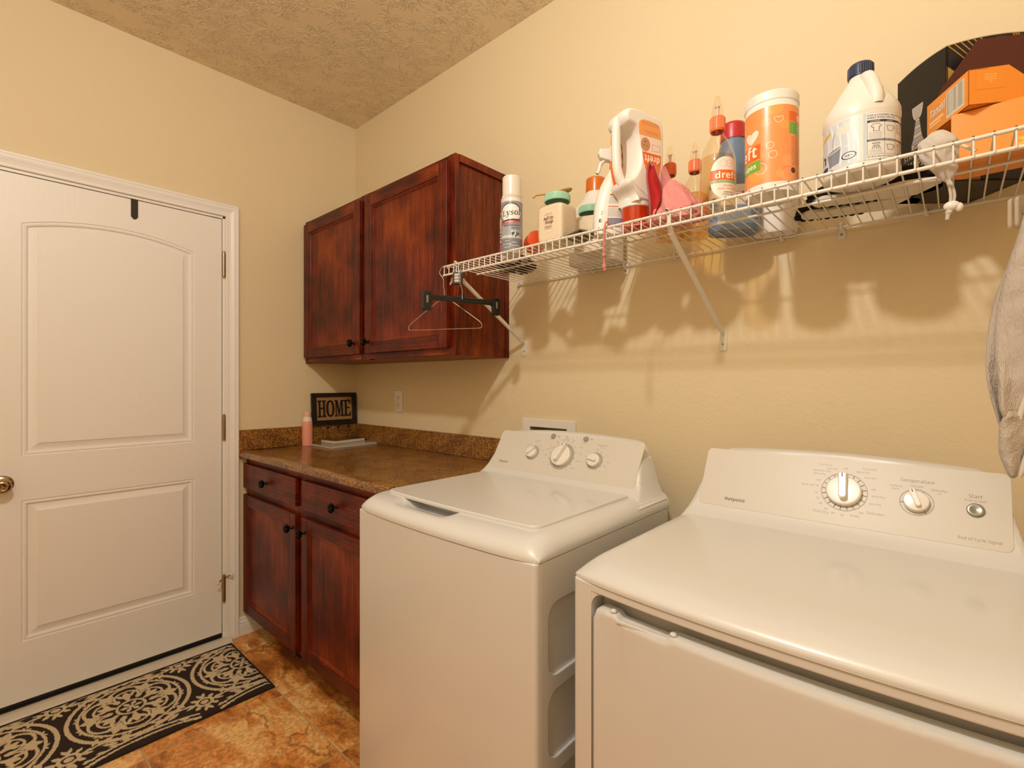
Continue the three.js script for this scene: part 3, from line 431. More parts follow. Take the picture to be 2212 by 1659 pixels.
{
  const W = thing('washing_machine', 'white top loading washing machine with three control knobs next to the counter', 'washing machine', [1.69, FLOOR, 0.13]);
  const hw = 0.343, Z0 = 0.01, Z1 = 0.668, B = 0.017, yS = 0.889 - FLOOR, yT = 0.931 - FLOOR;
  // body with two pressed panels in its right side
  mesh('body', [upright(planShape(hw - 0.0075, Z0, Z1 - 0.03, B, 0.004), 0.02, yS - 0.0045, 0.001), (() => { const sh = new THREE.Shape(), N = 24, zf = (x) => Z1 - 0.002 - B + bow(x, hw, B), b = hw - 0.001; sh.moveTo(-b, -(Z1 - 0.06)); sh.lineTo(b, -(Z1 - 0.06)); sh.lineTo(b, -(zf(b) - 0.014)); sh.quadraticCurveTo(b, -zf(b - 0.003), b - 0.014, -zf(b - 0.014)); for (let i = 1; i < N; i++) { const x = (b - 0.014) * (1 - 2 * i / N); sh.lineTo(x, -zf(x)); } sh.lineTo(-b + 0.014, -zf(b - 0.014)); sh.quadraticCurveTo(-b, -zf(b - 0.003), -b, -(zf(b) - 0.014)); sh.closePath(); return upright(sh, 0.02, yS - 0.0045, 0.004, 3); })()], M.white, W);
  const skin = poly([[Z0 + 0.012, 0.022], [Z1 - B - 0.016, 0.022], [Z1 - B - 0.016, yS - 0.006], [Z0 + 0.012, yS - 0.006]]); const press = [[0.63, 0.787], [0.452, 0.597], [0.27, 0.417]];
  for (const [p, q] of press) skin.holes.push(new THREE.Path(rrPts(0.03, p - FLOOR, 0.606, q - FLOOR, 0.034).slice(0, -1).map((v) => new THREE.Vector2(...v))));
  mesh('side_skin', ext(skin, 0.007, 0.003, 3).scale(1, 1, 1).rotateY(-Math.PI / 2).translate(hw - 0.0006, 0, 0), M.white, W);
  mesh('plinth', upright(planShape(hw - 0.02, Z0 + 0.02, Z1 - 0.03, B, 0.02), 0.001, 0.022), M.rubber, W);
  mesh('seam_gasket', upright(planShape(hw - 0.006, Z0 + 0.004, Z1 - 0.007, B, 0.014), yS - 0.008, yS + 0.003), M.rubber, W);
  // deck with the finger scoop in front of the lid
  const lx0 = -0.222, lx1 = 0.003; // scoop along x
  const dip = (x, z, zf) => { const cx = -0.075, t = (x - cx) / 0.13, u = (zf - 0.020 - z) / 0.085; if (Math.abs(t) > 1) return 0; const e = 1 - sstep(0.55, 1, Math.abs(t)); return 0.026 * e * sstep(0.02, 0.75, (0.0 + (zf - 0.022) - z) < 0 ? 0 : u) * (1 - sstep(1.15, 1.3, u)); };
  mesh('top_deck', deck(hw, Z0, Z1, B, yS, yT, 0.085, 0.045, dip, 120, 120), M.white, W);
  // lid: thin raised panel with rounded front corners
  const lid = (() => { const s = new THREE.Shape(); const x0 = -0.292, x1 = 0.290, zb = 0.170, zf = 0.583, r = 0.03; s.moveTo(x0, -zb); s.lineTo(x1, -zb); s.lineTo(x1, -(zf - r)); s.quadraticCurveTo(x1, -zf - 0.002, x1 - r, -zf - 0.003); for (let i = 1; i < 12; i++) { const x = x1 - r - (x1 - x0 - 2 * r) * i / 12; s.lineTo(x, -(zf + 0.003 + 0.008 * (1 - (x / 0.26) ** 2))); } s.lineTo(x0 + r, -zf - 0.003); s.quadraticCurveTo(x0, -zf - 0.002, x0, -(zf - r)); s.closePath(); return upright(s, yT - 0.004, yT + 0.0075, 0.004, 3); })();
  mesh('lid', lid, M.white, W);
  const sh2 = poly([[-0.30, -0.172], [0.298, -0.172], [0.298, -0.155], [-0.30, -0.155]]);
  const c = consoleGeo(hw - 0.004, yT - 0.02, 1.079 - FLOOR, 0.02, [0.165, 0.062]);
  mesh('console', c.geo, M.plastic, W);
  const ff = faceFrame(yT - 0.02, 1.079 - FLOOR, 0.165, 0.062);
  const tex = canvasTex(2048, 512, (g, w, h) => { g.fillStyle = panelBase; g.fillRect(0, 0, w, h); const X = (x) => (x + 0.292) / 0.584 * w, Y = (y) => h - (y - 0.949) / 0.131 * h; const cx = 1.69;
    const T = (t, x, y, s, al = 'center', col = '#8f887c', st = '') => { g.font = `${st} ${s}px sans-serif`; g.fillStyle = col; g.textAlign = al; g.fillText(t, X(x - cx), Y(y)); };
    T('Hotpoint', 1.454, 0.972, 34, 'center', '#6a6154', 'italic bold'); T('Load Size', 1.577, 1.052, 19); T('Temperature', 1.842, 1.058, 22); T('Wash Rinse', 1.842, 1.052, 12);
    for (const [x, y, t] of [[1.542, 1.03, 'Small'], [1.55, 1.038, 'Medium'], [1.598, 1.036, 'Large'], [1.61, 1.024, 'X-Large']]) T(t, x, y, 14);
    const ring = (x, y, r, n, a0, a1) => { g.strokeStyle = '#7a7267'; g.lineWidth = 4; for (let i = 0; i <= n; i++) { const a = a0 + (a1 - a0) * i / n; g.beginPath(); g.moveTo(X(x - cx + r * Math.sin(a)), Y(y + r * Math.cos(a))); g.lineTo(X(x - cx + r * 1.15 * Math.sin(a)), Y(y + r * 1.15 * Math.cos(a))); g.stroke(); } };
    ring(1.572, 1.015, 0.027, 4, 0.3, 1.9); ring(1.699, 1.015, 0.047, 12, -2.2, 2.4); ring(1.827, 1.013, 0.028, 5, 0, 2.6);
    for (const [x, y, t] of [[1.632, 1.012, 'Heavy'], [1.635, 1.03, 'Medium'], [1.64, 1.042, 'Light'], [1.66, 1.057, 'Heavy'], [1.695, 1.066, 'Medium'], [1.725, 1.065, 'Light'], [1.763, 1.046, 'Delicates'], [1.77, 1.027, 'Casuals'], [1.768, 1.004, 'Active Wear'], [1.755, 0.982, 'Drain & Spin'], [1.648, 1.035, 'Whites'], [1.712, 1.072, 'Colors'], [1.825, 1.047, 'Cool'], [1.868, 1.03, 'Cold'], [1.876, 1.012, 'Colors'], [1.868, 1.0, 'Warm'], [1.856, 0.984, 'Hot'], [1.79, 1.04, 'Tap']]) T(t, x, y, 14);
    T('Deep Rinse', 1.637, 1.064, 15); T('Deep Clean', 1.772, 1.061, 15); for (const [i, t] of ['Fill', 'Soak', 'Wash', 'Rinse', 'Spin'].entries()) T(t, 1.682 + i * 0.0165, 1.0845 - 0.004, 10);
  });
  const panel = facePanel(W, 0.292, 0.948 - FLOOR, 1.078 - FLOOR, ff, tex);
  const put = (x, y, o = 0.0022) => ff.at(x - 1.69, y - FLOOR, o);
  dial(W, put(1.572, 1.013), ff.a, 0.0205, -0.75, 0.0275); dial(W, put(1.699, 1.013), ff.a, 0.037, -0.3, 0.047); dial(W, put(1.827, 1.011), ff.a, 0.0215, 1.35, 0.029);
  for (const x of [1.638, 1.772]) { const b = mesh('push_button', lathe([[0.0092, 0], [0.0092, 0.003], [0.0075, 0.0042], [0, 0.0036]], 24).rotateX(Math.PI / 2), std(0x9c9588, 0.45), W); b.position.set(...put(x, 1.072)); b.rotation.x = -ff.a; }
  const on = new THREE.MeshStandardMaterial({ color: 0xd8d8a0, emissive: 0xc8cc70, emissiveIntensity: 0.8 }), off = std(0x1a1a1a, 0.5);
  [[1.66, 0], [1.679, 1], [1.695, 0], [1.711, 1], [1.7275, 1], [1.744, 1], [1.793, 0]].forEach(([x, l]) => { const d = mesh('indicator_lamp', ball(0, 0, 0, 0.0019, 0.0019, 0.001, 8, 6), l ? on : off, W); d.position.set(...put(x, 1.0735 - 0.001, 0.0018)); });
}
{
  const D = thing('clothes_dryer', 'white front loading dryer with two control knobs and a drop down door', 'dryer', [2.462, FLOOR, 0.13]);
  const hw = 0.343, Z0 = 0.01, Z1 = 0.668, B = 0.024, yS = 0.888 - FLOOR, yT = 0.918 - FLOOR;
  const xd = 0.297, yd0 = 0.18 - FLOOR, yd1 = 0.868 - FLOOR;
  // body: side walls, and a front frame around the recessed door
  mesh('body', [upright(planShape(hw - 0.001, Z0, Z1 - 0.045, B, 0.003), 0.02, yS - 0.0045, 0.002),
    ...[-1, 1].map((s) => { const sh = new THREE.Shape(); const N = 10, a = xd, b = hw - 0.001, zf = (x) => Z1 - B + bow(x, hw, B) - 0.002; sh.moveTo(s * a, -(Z1 - 0.06)); sh.lineTo(s * b, -(Z1 - 0.06)); sh.lineTo(s * b, -(zf(b) - 0.012)); sh.quadraticCurveTo(s * b, -zf(b - 0.003), s * (b - 0.012), -zf(b - 0.012)); for (let i = 1; i <= N; i++) { const x = b - 0.012 - (b - 0.012 - a) * i / N; sh.lineTo(s * x, -zf(x)); } sh.closePath(); return upright(sh, 0.02, yS - 0.0045, 0.003, 3); }),
    (() => { const sh = new THREE.Shape(), N = 24, zf = (x) => Z1 - B + bow(x, hw, B) - 0.002; sh.moveTo(-xd - 0.003, -(Z1 - 0.06)); sh.lineTo(xd + 0.003, -(Z1 - 0.06)); for (let i = 0; i <= N; i++) { const x = xd + 0.003 - 2 * (xd + 0.003) * i / N; sh.lineTo(x, -zf(x)); } sh.closePath(); return merge([upright(sh, yd1, yS - 0.0045, 0.003, 3), upright(sh, 0.02, yd0, 0.003, 3)]); })(),
    // rounded inner corners of the door opening
    ...[-1, 1].map((s) => { const r = 0.026, sh = new THREE.Shape(); sh.moveTo(s * (xd + 0.001), yd1 + 0.001); sh.lineTo(s * (xd - r), yd1 + 0.001); sh.lineTo(s * (xd - r), yd1); for (let i = 0; i <= 8; i++) { const a = Math.PI / 2 * (1 - i / 8); sh.lineTo(s * (xd - r + r * Math.cos(a)), yd1 - r + r * Math.sin(a)); } sh.lineTo(s * (xd + 0.001), yd1 - r); sh.closePath(); const zc = Z1 - B + bow(xd - 0.01, hw, B) - 0.004; return ext(sh, 0.05, 0).translate(0, 0, zc - 0.05); })], M.white, D);
  mesh('plinth', upright(planShape(hw - 0.02, Z0 + 0.02, Z1 - 0.03, B, 0.02), 0.001, 0.022), M.rubber, D);
  mesh('seam_gasket', upright(planShape(hw - 0.006, Z0 + 0.004, Z1 - 0.007, B, 0.014), yS - 0.008, yS + 0.003), M.rubber, D);
  mesh('top_deck', deck(hw, Z0, Z1, B, yS, yT, 0.10, 0.05, null, 120, 120), M.white, D);
  // door: bowed slab with a finger notch in its top edge
  const dr = new THREE.Group(); dr.name = 'door'; D.add(dr);
  const topY = (x) => { const n = 0.0075 * sstep(-0.244, -0.234, x) * (1 - sstep(-0.146, -0.136, x)); return 0.845 - FLOOR - n; };
  const zd = (x) => Z1 - B + bow(x, hw, B) + 0.002, xw = xd - 0.004, rows = [];
  const xs = []; for (let i = 0; i <= 90; i++) xs.push(-xw + 2 * xw * i / 90); const corner = (x) => { const d = xw - Math.abs(x), r = 0.022; return d < r ? r - Math.sqrt(r * r - (r - d) * (r - d)) : 0; };
  const edge = [[0, -0.03], [0, -0.009], [0.002, -0.003], [0.006, -0.0005], [0.012, 0], [0.02, 0.0002]];
  for (const [o, q] of edge) rows.push(xs.map((x) => [x * (1 - o / xw * 1), topY(x) - corner(x) - o, zd(x) + q]));
  for (const y of [0.7, 0.5, 0.35, 0.215]) rows.push(xs.map((x) => [x * (1 - 0.02 / xw), y, zd(x) + 0.0002])); rows.push(xs.map((x) => [x * (1 - 0.02 / xw), 0.2, zd(x) - 0.03]));
  const left = [], right = []; for (let k = 0; k < 2; k++) { const i = k ? 90 : 0; const e = edge.map(([o, q]) => [xs[i] * (1 - o / xw), zd(xs[i]) + q]); const gr = e.map(([x, z]) => [[x, topY(xs[i]) - corner(xs[i]), z], [x, 0.2, z]]); (k ? right : left).push(k ? gr.reverse() : gr); }
  mesh('door_skin', [crease(plain(grid(rows.reverse())), 0.5), crease(plain(grid(left[0])), 0.5), crease(plain(grid(right[0])), 0.5)], M.white, dr);
  mesh('finger_lip', [box(-0.238, -0.142, 0.832 - FLOOR, 0.8385 - FLOOR, Z1 - 0.016, Z1 - 0.008, 0.002), ball(-0.249, 0.847 - FLOOR, Z1 - 0.02, 0.006, 0.004, 0.006), ball(-0.133, 0.847 - FLOOR, Z1 - 0.012, 0.006, 0.004, 0.006)], M.white, dr);
  const c = consoleGeo(hw - 0.004, yT - 0.02, 1.081 - FLOOR, 0.02, [0.165, 0.062]);
  mesh('console', c.geo, M.plastic, D);
  const ff = faceFrame(yT - 0.02, 1.081 - FLOOR, 0.165, 0.062);
  const tex = canvasTex(2048, 512, (g, w, h) => { g.fillStyle = panelBase; g.fillRect(0, 0, w, h); const cx = 2.462, y0 = 0.944, y1 = 1.08, X = (x) => (x - cx + 0.292) / 0.584 * w, Y = (y) => h - (y - y0) / (y1 - y0) * h;
    const T = (t, x, y, s, al = 'center', col = '#8f887c', st = '') => { g.font = `${st} ${s}px sans-serif`; g.fillStyle = col; g.textAlign = al; g.fillText(t, X(x), Y(y)); };
    T('Hotpoint', 2.258, 0.959, 40, 'center', '#625948', 'bold'); T('Temperature', 2.613, 1.047, 34, 'center', '#857d70'); T('Start', 2.703, 1.03, 34, 'center', '#857d70'); T('Push to Start', 2.703, 1.0235, 20); T('End of Cycle Signal', 2.708, 0.955, 26, 'center', '#857d70');
    T('Cottons', 2.578, 1.035, 22); T('Regular', 2.578, 1.03, 14); T('Casuals', 2.613, 1.038, 22); T('Medium', 2.613, 1.033, 14); T('Delicates', 2.649, 1.034, 22); T('Low', 2.649, 1.029, 14);
    const R = 0.0445, kx = 2.486, ky = 1.012; g.fillStyle = '#ada69a'; const el = (r) => { g.beginPath(); g.ellipse(X(kx), Y(ky), r / 0.584 * w, r / (y1 - y0) * h * 0.82, 0, 0, 7); };
    const lab = [[-0.62, 'Optimum Dry'], [-0.33, 'Less Dry'], [-0.85, 'More Dry'], [0.0, 'Off'], [0.42, 'More Dry'], [0.8, 'Less Dry'], [1.35, 'Off'], [1.62, 'More Dry'], [1.95, 'Less Dry'], [2.5, 'Off'], [-1.2, 'Off'], [-1.45, 'Quick Fluff 10'], [-1.75, '20'], [-2.0, '30'], [-2.25, '40'], [-2.55, '50'], [-2.85, '60'], [3.14, '70'], [2.85, '80 Min.']];
    for (const [a, t] of lab) { const r = R * 1.14; const x = kx + r * Math.sin(a), y = ky + r * Math.cos(a) * 0.95 - 0.001; T(t, x, y, 20, Math.sin(a) < -0.25 ? 'right' : Math.sin(a) > 0.25 ? 'left' : 'center'); }
    T('Cottons', 2.445, 1.063, 28, 'center', '#aba396'); T('Casuals', 2.53, 1.062, 28, 'center', '#aba396'); T('Delicates', 2.545, 0.974, 28, 'center', '#9b9386'); T('Time Dry', 2.445, 0.963, 28, 'center', '#9b9386');
  });
  const hwP = 0.292, py0 = 0.944 - FLOOR, py1 = 1.08 - FLOOR;
  facePanel(D, hwP, py0, py1, ff, tex);
  const put = (x, y, o = 0.0022) => ff.at(x - 2.462, y - FLOOR, o);
  // printed rings with scale ticks
  const ringMat = std(0xa8a195, 0.5), tickMat = std(0x6a6358, 0.5), rim = std(0x8a8276, 0.5);
  const scale = (pos, r0, r1, n) => { const s = new THREE.Group(); s.name = 'dial_scale'; s.position.set(...pos); s.rotation.x = -ff.a; D.add(s);
    mesh('grey_ring', ext((() => { const q = new THREE.Shape(); q.absarc(0, 0, r1, 0, 6.2832); const hh = new THREE.Path(); hh.absarc(0, 0, r0, 0, 6.2832, true); q.holes.push(hh); return q; })(), 0.0004, 0, 1, 40), ringMat, s);
    mesh('rim_line', new THREE.TorusGeometry(r1 + 0.0012, 0.00035, 6, 60).translate(0, 0, 0.0003), rim, s);
    for (let i = 0; i < n; i++) { const a = 0.42 + i * 6.2832 / n; const t = mesh('tick', box(-0.0006, 0.0006, r0, r1, 0.0004, 0.0007, 0), tickMat, s); t.rotation.z = -a; } return s; };
  scale(put(2.486, 1.012, 0.0019), 0.030, 0.0425, 20); scale(put(2.613, 1.009, 0.0019), 0.018, 0.0265, 3);
  dial(D, put(2.486, 1.012), ff.a, 0.034, 0.06, 0); dial(D, put(2.613, 1.009), ff.a, 0.0215, 0.35, 0);
  const b = mesh('start_button', lathe([[0.0135, 0], [0.0135, 0.003], [0.012, 0.0045], [0.008, 0.004], [0, 0.0032]], 28).rotateX(Math.PI / 2), std(0x8e8b7e, 0.3, { metalness: 0.4 }), D); b.position.set(...put(2.703, 1.008)); b.rotation.x = -ff.a;
}
// ---------------------------------------------------------------- wire shelf
const SY = 1.676, ST_ = SY + 0.0019; // deck wire axis and the height things stand on
{
  const X0 = 1.322, X1 = 3.3, ZB = 0.012, ZF = 0.42, YL = 1.642;
  const s = thing('wire_shelf', 'long white coated wire shelf mounted on the wall above the washer and dryer', 'shelf', [X0, SY, 0]);
  const L = X1 - X0;
  const longRod = (name, y, z, r, a = -0.006) => mesh(name, [rod([a, y - SY, z], [L, y - SY, z], r, 12), ball(a, y - SY, z, r * 1.05)], M.wire, s);
  longRod('rear_rail', SY - 0.0042, ZB, 0.0033); longRod('front_rail', SY - 0.0025, ZF, 0.0036); longRod('lip_rail', YL, ZF + 0.002, 0.0036); longRod('middle_rail', SY - 0.0048, 0.262, 0.0031, 0.0);
  const w = tube([[0, 0, ZB - 0.003], [0, 0, 0.1], [0, 0, 0.3], [0, 0, ZF - 0.006], [0, 0.0012, ZF + 0.001], [0, -0.0015, ZF + 0.0052], [0, -0.008, ZF + 0.006], [0, YL - SY - 0.002, ZF + 0.0062]], 0.0018, 34, 6);
  for (let x = 0.002; x < L; x += 0.0254) { const m = mesh('deck_wire', w, M.wire, s); m.position.x = x; }
}
function brace(label, xt, xb, yb) {
  const b = thing('shelf_brace', label, 'bracket', [xb, yb, 0.004]);
  const top = [xt - xb, 1.634 - yb, 0.405], bot = [0, 0.03, 0.008];
  const d = V(top).sub(V(bot)), at = (t) => [bot[0] + d.x * t, bot[1] + d.y * t, bot[2] + d.z * t];
  mesh('strut', rod(at(0.03), at(0.985), 0.0078, 14, 0.0072), M.wire, b);
  const f = merge([box(-0.0085, 0.0085, -0.04, 0.03, -0.0035, -0.001, 0.001), rod([0, 0.026, 0], at(0.06), 0.008, 12)]);
  mesh('wall_tab', [ext(rrect(-0.011, -0.034, 0.011, 0.03, 0.006), 0.003, 0.0008).translate(0, 0.006, -0.0035), rod([0, 0.028, -0.001], at(0.06), 0.0072, 12)], M.wire, b);
  mesh('screw', ball(0, -0.008, -0.0006, 0.0034, 0.0034, 0.0016, 12, 8), M.steel, b);
  mesh('hook_end', [rod(at(0.97), [xt - xb + 0.0005, 1.652 - yb, 0.4195 - 0.008], 0.0068, 12, 0.006), tube([[xt - xb, 1.65 - yb, 0.41], [xt - xb, 1.668 - yb, 0.4115], [xt - xb, 1.6815 - yb, 0.416], [xt - xb, 1.678 - yb, 0.4225]], 0.004, 16)], M.wire, b);
}
brace('white diagonal shelf brace at the left end next to the wall cabinet', 1.378, 1.337, 1.398);
brace('white diagonal shelf brace in the middle of the wall below the pink hat', 2.153, 2.142, 1.386);
{
  const proto = (screwBelow) => (x, label) => { const c = thing('wall_clip', label, 'clip', [x, SY, 0.0015], 0, 'wall clips of the wire shelf');
    mesh('clip_body', [box(-0.006, 0.006, -0.013, 0.005, 0, 0.008, 0.002), tube([[0, 0.004, 0.004], [0, 0.006, 0.012], [0, 0.0, 0.0172], [0, -0.007, 0.015], [0, -0.009, 0.006]], 0.0035, 18)], M.knobwhite, c);
    if (screwBelow) { mesh('screw_tab', box(-0.0085, 0.0085, -0.034, -0.011, -0.001, 0.0025, 0.002), M.knobwhite, c); mesh('screw', ball(0, -0.022, 0.0028, 0.0038, 0.0038, 0.0014, 10, 6), M.steel, c); } };
  const A = proto(false), B = proto(true);
  A(1.309, 'white wall clip at the left end of the wire shelf'); A(1.677, 'white wall clip under the lidded jars on the wire shelf'); B(1.808, 'white wall clip with a screw under the white spray bottle'); A(1.991, 'white wall clip beside the middle shelf brace'); A(2.306, 'white wall clip under the orange canister'); B(2.449, 'white wall clip with a screw under the bleach jug'); A(2.621, 'white wall clip under the white slipper soles');
}
// ---------------------------------------------------------------- things on the shelf
const around = (r, y0, y1, tex, ang, mat = {}, span = Math.PI * 2, r1 = r) => { const g = new THREE.LatheGeometry([new THREE.Vector2(r, y0), new THREE.Vector2(r1, y1)], 56, -span / 2, span); const m = new THREE.Mesh(g, phys(0xffffff, 0.35, { map: tex, clearcoat: 0.3, clearcoatRoughness: 0.15, ...mat })); m.name = 'label'; m.rotation.y = ang; m.castShadow = m.receiveShadow = true; return m; };
const toCam = (x, z) => Math.atan2(2.671 - x, 1.562 - z);
// stack of superellipse sections {y, x, z, a, b, n}
function loft(S, seg = 44, capTop = true, capBot = true) { const sec = (s) => { const r = []; for (let i = 0; i <= seg; i++) { const t = (i / seg) * Math.PI * 2, c = Math.cos(t), q = Math.sin(t), n = 2 / (s.n || 2); r.push([(s.x || 0) + s.a * Math.sign(c) * Math.pow(Math.abs(c), n), s.y, (s.z || 0) - s.b * Math.sign(q) * Math.pow(Math.abs(q), n)]); } return r; };
  const rows = S.map(sec); const mid = (s) => sec({ ...s, a: 1e-5, b: 1e-5 }); if (capBot) rows.unshift(mid(S[0])); if (capTop) rows.push(mid(S[S.length - 1])); return grid(rows, true); }
const smoothS = (S, k = 4) => { const o = []; const ks = ['y', 'x', 'z', 'a', 'b', 'n']; const get = (s, q) => s[q] ?? (q === 'n' ? 2 : 0); for (let i = 0; i < S.length - 1; i++) for (let j = 0; j < k; j++) { const t = j / k, p0 = S[Math.max(0, i - 1)], p1 = S[i], p2 = S[i + 1], p3 = S[Math.min(S.length - 1, i + 2)], r = {}; for (const q of ks) { const a = get(p0, q), b = get(p1, q), c = get(p2, q), d = get(p3, q), m1 = (c - a) / 2, m2 = (d - b) / 2, t2 = t * t, t3 = t2 * t; r[q] = (2 * t3 - 3 * t2 + 1) * b + (t3 - 2 * t2 + t) * m1 + (-2 * t3 + 3 * t2) * c + (t3 - t2) * m2; } r.a = Math.max(1e-4, r.a); r.b = Math.max(1e-4, r.b); o.push(r); } o.push(S[S.length - 1]); return o; };
const lorem = (g, x, y, w, h, lh, col, words = 'wash warm rinse dry fold keep clean soft fresh care') => { g.fillStyle = col; g.font = `${lh * 0.8}px sans-serif`; g.textAlign = 'left'; const ws = words.split(' '); for (let yy = y + lh; yy <= y + h; yy += lh) { let t = ''; while (t.length < w / (lh * 0.4)) t += ws[(rnd() * ws.length) | 0] + ' '; g.fillText(t, x, yy, w); } };
const ORANGE = '#f0761f';
M.clear = phys(0xfffaf2, 0.05, { transmission: 1, thickness: 0, ior: 1.45 });
M.orangecap = phys(0xf5762c, 0.3, { clearcoat: 0.4 });
M.hdpe = phys(new THREE.Color().setRGB(0.84, 0.80, 0.73), 0.4, { clearcoat: 0.2, clearcoatRoughness: 0.3 });
{ // black floral pouch
  const x = 1.468, z = 0.2; const p = thing('fabric_pouch', 'black fabric pouch with pink and mint flowers lying at the left end of the shelf', 'pouch', [x, ST_, z], 0.5);
  const tex = canvasTex(512, 256, (g, w, h) => { g.fillStyle = '#120c0d'; g.fillRect(0, 0, w, h); for (let k = 0; k < 46; k++) { const cx = rr(0, w), cy = rr(0, h), R = rr(9, 22), c = ['#d8b9b4', '#8fbf9c', '#e6d8cf', '#c98d98', '#6f9a6c'][k % 5]; g.fillStyle = c; for (let i = 0; i < 5; i++) { const a = i * 1.2566 + k; g.beginPath(); g.ellipse(cx + R * 0.6 * Math.cos(a), cy + R * 0.6 * Math.sin(a), R * 0.55, R * 0.3, a, 0, 7); g.fill(); } } });
  const g = loft(smoothS([{ y: 0.001, a: 0.05, b: 0.075, n: 2.6 }, { y: 0.008, a: 0.072, b: 0.105 }, { y: 0.022, a: 0.07, b: 0.1 }, { y: 0.036, a: 0.052, b: 0.078 }, { y: 0.045, a: 0.025, b: 0.04 }])), q = g.attributes.position;
  for (let i = 0; i < q.count; i++) { const X = q.getX(i), Y = q.getY(i), Z = q.getZ(i), f = 1 + 0.35 * (fbm(X * 4 + 1, Z * 4 + 1, 7, 7, 3, 5) - 0.5); q.setXYZ(i, X * f, Y * (Y > 0.004 ? 1 + 0.7 * (fbm(X * 5 + 2, Z * 5 + 2, 6, 6, 3, 9) - 0.5) : 1), Z * f); } g.computeVertexNormals();
  mesh('pouch_body', g, std(0xffffff, 0.9, { map: tex }), p);
}
function aerosol(label, x, z, r, H, body, cap, tex, ang) {
  const c = thing('aerosol_can', label, 'spray can', [x, ST_, z], 0, undefined), hs = H * 0.655, capB = hs + 0.02;
  mesh('can', lathe([[0, 0.003], [r - 0.004, 0.003], [r - 0.0015, 0], [r, 0.002], [r, hs], [r - 0.002, hs + 0.006], [r - 0.003, hs + 0.017], [r - 0.001, capB], [r - 0.001, capB + 0.002], [0, capB + 0.002]], 44), body, c);
  mesh('cap', lathe([[r - 0.0032, capB + 0.001], [r - 0.0035, H - 0.004], [r - 0.006, H - 0.0008], [r - 0.009, H], [0, H]], 44), cap, c);
  c.add(around(r + 0.0003, 0.004, hs - 0.001, tex, ang)); return c;
}
{
  const tex = canvasTex(1024, 1024, (g, w, h) => { const gr = '#8e9199'; g.fillStyle = gr; g.fillRect(0, 0, w, h); g.fillStyle = '#a2a5ab'; g.fillRect(0, h * 0.5, w, h * 0.25); g.fillStyle = '#7f838c'; g.fillRect(0, h * 0.76, w, h * 0.24); const cx = w * 0.5;
    g.fillStyle = '#4b5468'; g.beginPath(); g.ellipse(cx, h * 0.22, 180, 190, 0, 0, 7); g.fill(); g.fillStyle = '#f1ece6'; g.beginPath(); g.ellipse(cx, h * 0.235, 168, 180, 0, 0, 7); g.fill(); g.fillStyle = gr; g.fillRect(cx - 200, h * 0.38, 400, 80);
    g.save(); g.translate(cx, h * 0.24); g.rotate(-0.12); g.fillStyle = '#2f3650'; g.font = 'italic bold 165px serif'; g.textAlign = 'center'; g.fillText('Lysol', 0, 50, 310); g.restore();
    g.fillStyle = '#2c3560'; g.beginPath(); g.moveTo(cx - 160, h * 0.40); g.quadraticCurveTo(cx, h * 0.345, cx + 160, h * 0.365); g.lineTo(cx + 160, h * 0.39); g.quadraticCurveTo(cx, h * 0.375, cx - 160, h * 0.43); g.fill(); g.fillStyle = '#d8472a'; g.beginPath(); g.moveTo(cx - 165, h * 0.435); g.quadraticCurveTo(cx, h * 0.375, cx + 150, h * 0.392); g.lineTo(cx + 150, h * 0.425); g.quadraticCurveTo(cx, h * 0.415, cx - 165, h * 0.475); g.fill(); g.fillStyle = '#f3e3d5'; g.font = 'bold 30px sans-serif'; g.fillText('ORIGINAL', cx - 100, h * 0.428);
    g.fillStyle = '#2d3238'; g.font = 'bold 54px sans-serif'; g.textAlign = 'right'; g.fillText('Disinfectant', cx + 150, h * 0.51, 260); g.fillText('Spray', cx + 150, h * 0.56);
    g.fillStyle = '#cfd2d4'; g.beginPath(); g.ellipse(cx - 20, h * 0.715, 210, 26, 0.05, 0, 7); g.fill(); g.fillStyle = '#e6e6e4'; g.fillRect(cx + 10, h * 0.6, 70, 90); g.fillStyle = '#3f5a44'; for (let k = 0; k < 26; k++) { g.beginPath(); g.ellipse(cx + rr(20, 130), h * 0.68 + rr(-60, 30), rr(4, 12), rr(10, 26), rr(-0.8, 0.8), 0, 7); g.fill(); } g.fillStyle = '#e9ecee'; g.font = 'bold 26px sans-serif'; g.textAlign = 'center'; for (let k = 0; k < 6; k++) g.fillText(['KILLS', '99.9%', 'OF VIRUSES', '& BACTERIA', 'NET WT', '19 OZ'][k], cx + (k % 2 ? 60 : -60), h * (0.81 + 0.032 * k)); for (const s of [-1, 1]) { g.fillStyle = '#dad6d0'; g.fillRect(cx + s * 350 - 110, 40, 220, h - 80); lorem(g, cx + s * 350 - 100, 60, 200, h - 130, 16, '#4a4650'); } });
  const a = toCam(1.6, 0.373); const c = aerosol('tall white capped grey disinfectant spray can, the frontmost of two cans at the left end', 1.6, 0.373, 0.0345, 0.25, phys(0xe6dfd4, 0.3, { clearcoat: 0.4 }), phys(0xe4dccd, 0.28, { clearcoat: 0.6 }), tex, a - 0.12);
  const band = canvasTex(1024, 64, (g, w, h) => { g.fillStyle = '#ece4da'; g.fillRect(0, 0, w, h); g.fillStyle = '#c94a3c'; g.font = 'bold 50px sans-serif'; g.textAlign = 'center'; g.fillText('100', w * 0.49, 46); g.fillStyle = '#4a4650'; g.font = '14px sans-serif'; for (let k = 0; k < 3; k++) g.fillText('CLEANS & PROTECTS', w * 0.6, 18 + 16 * k); g.font = 'bold 26px sans-serif'; g.fillText('BIG', w * 0.41, 40); });
  const l2 = around(0.0316, 0.1705, 0.1825, band, a - 0.12, {}, Math.PI * 2, 0.0322); c.add(l2);
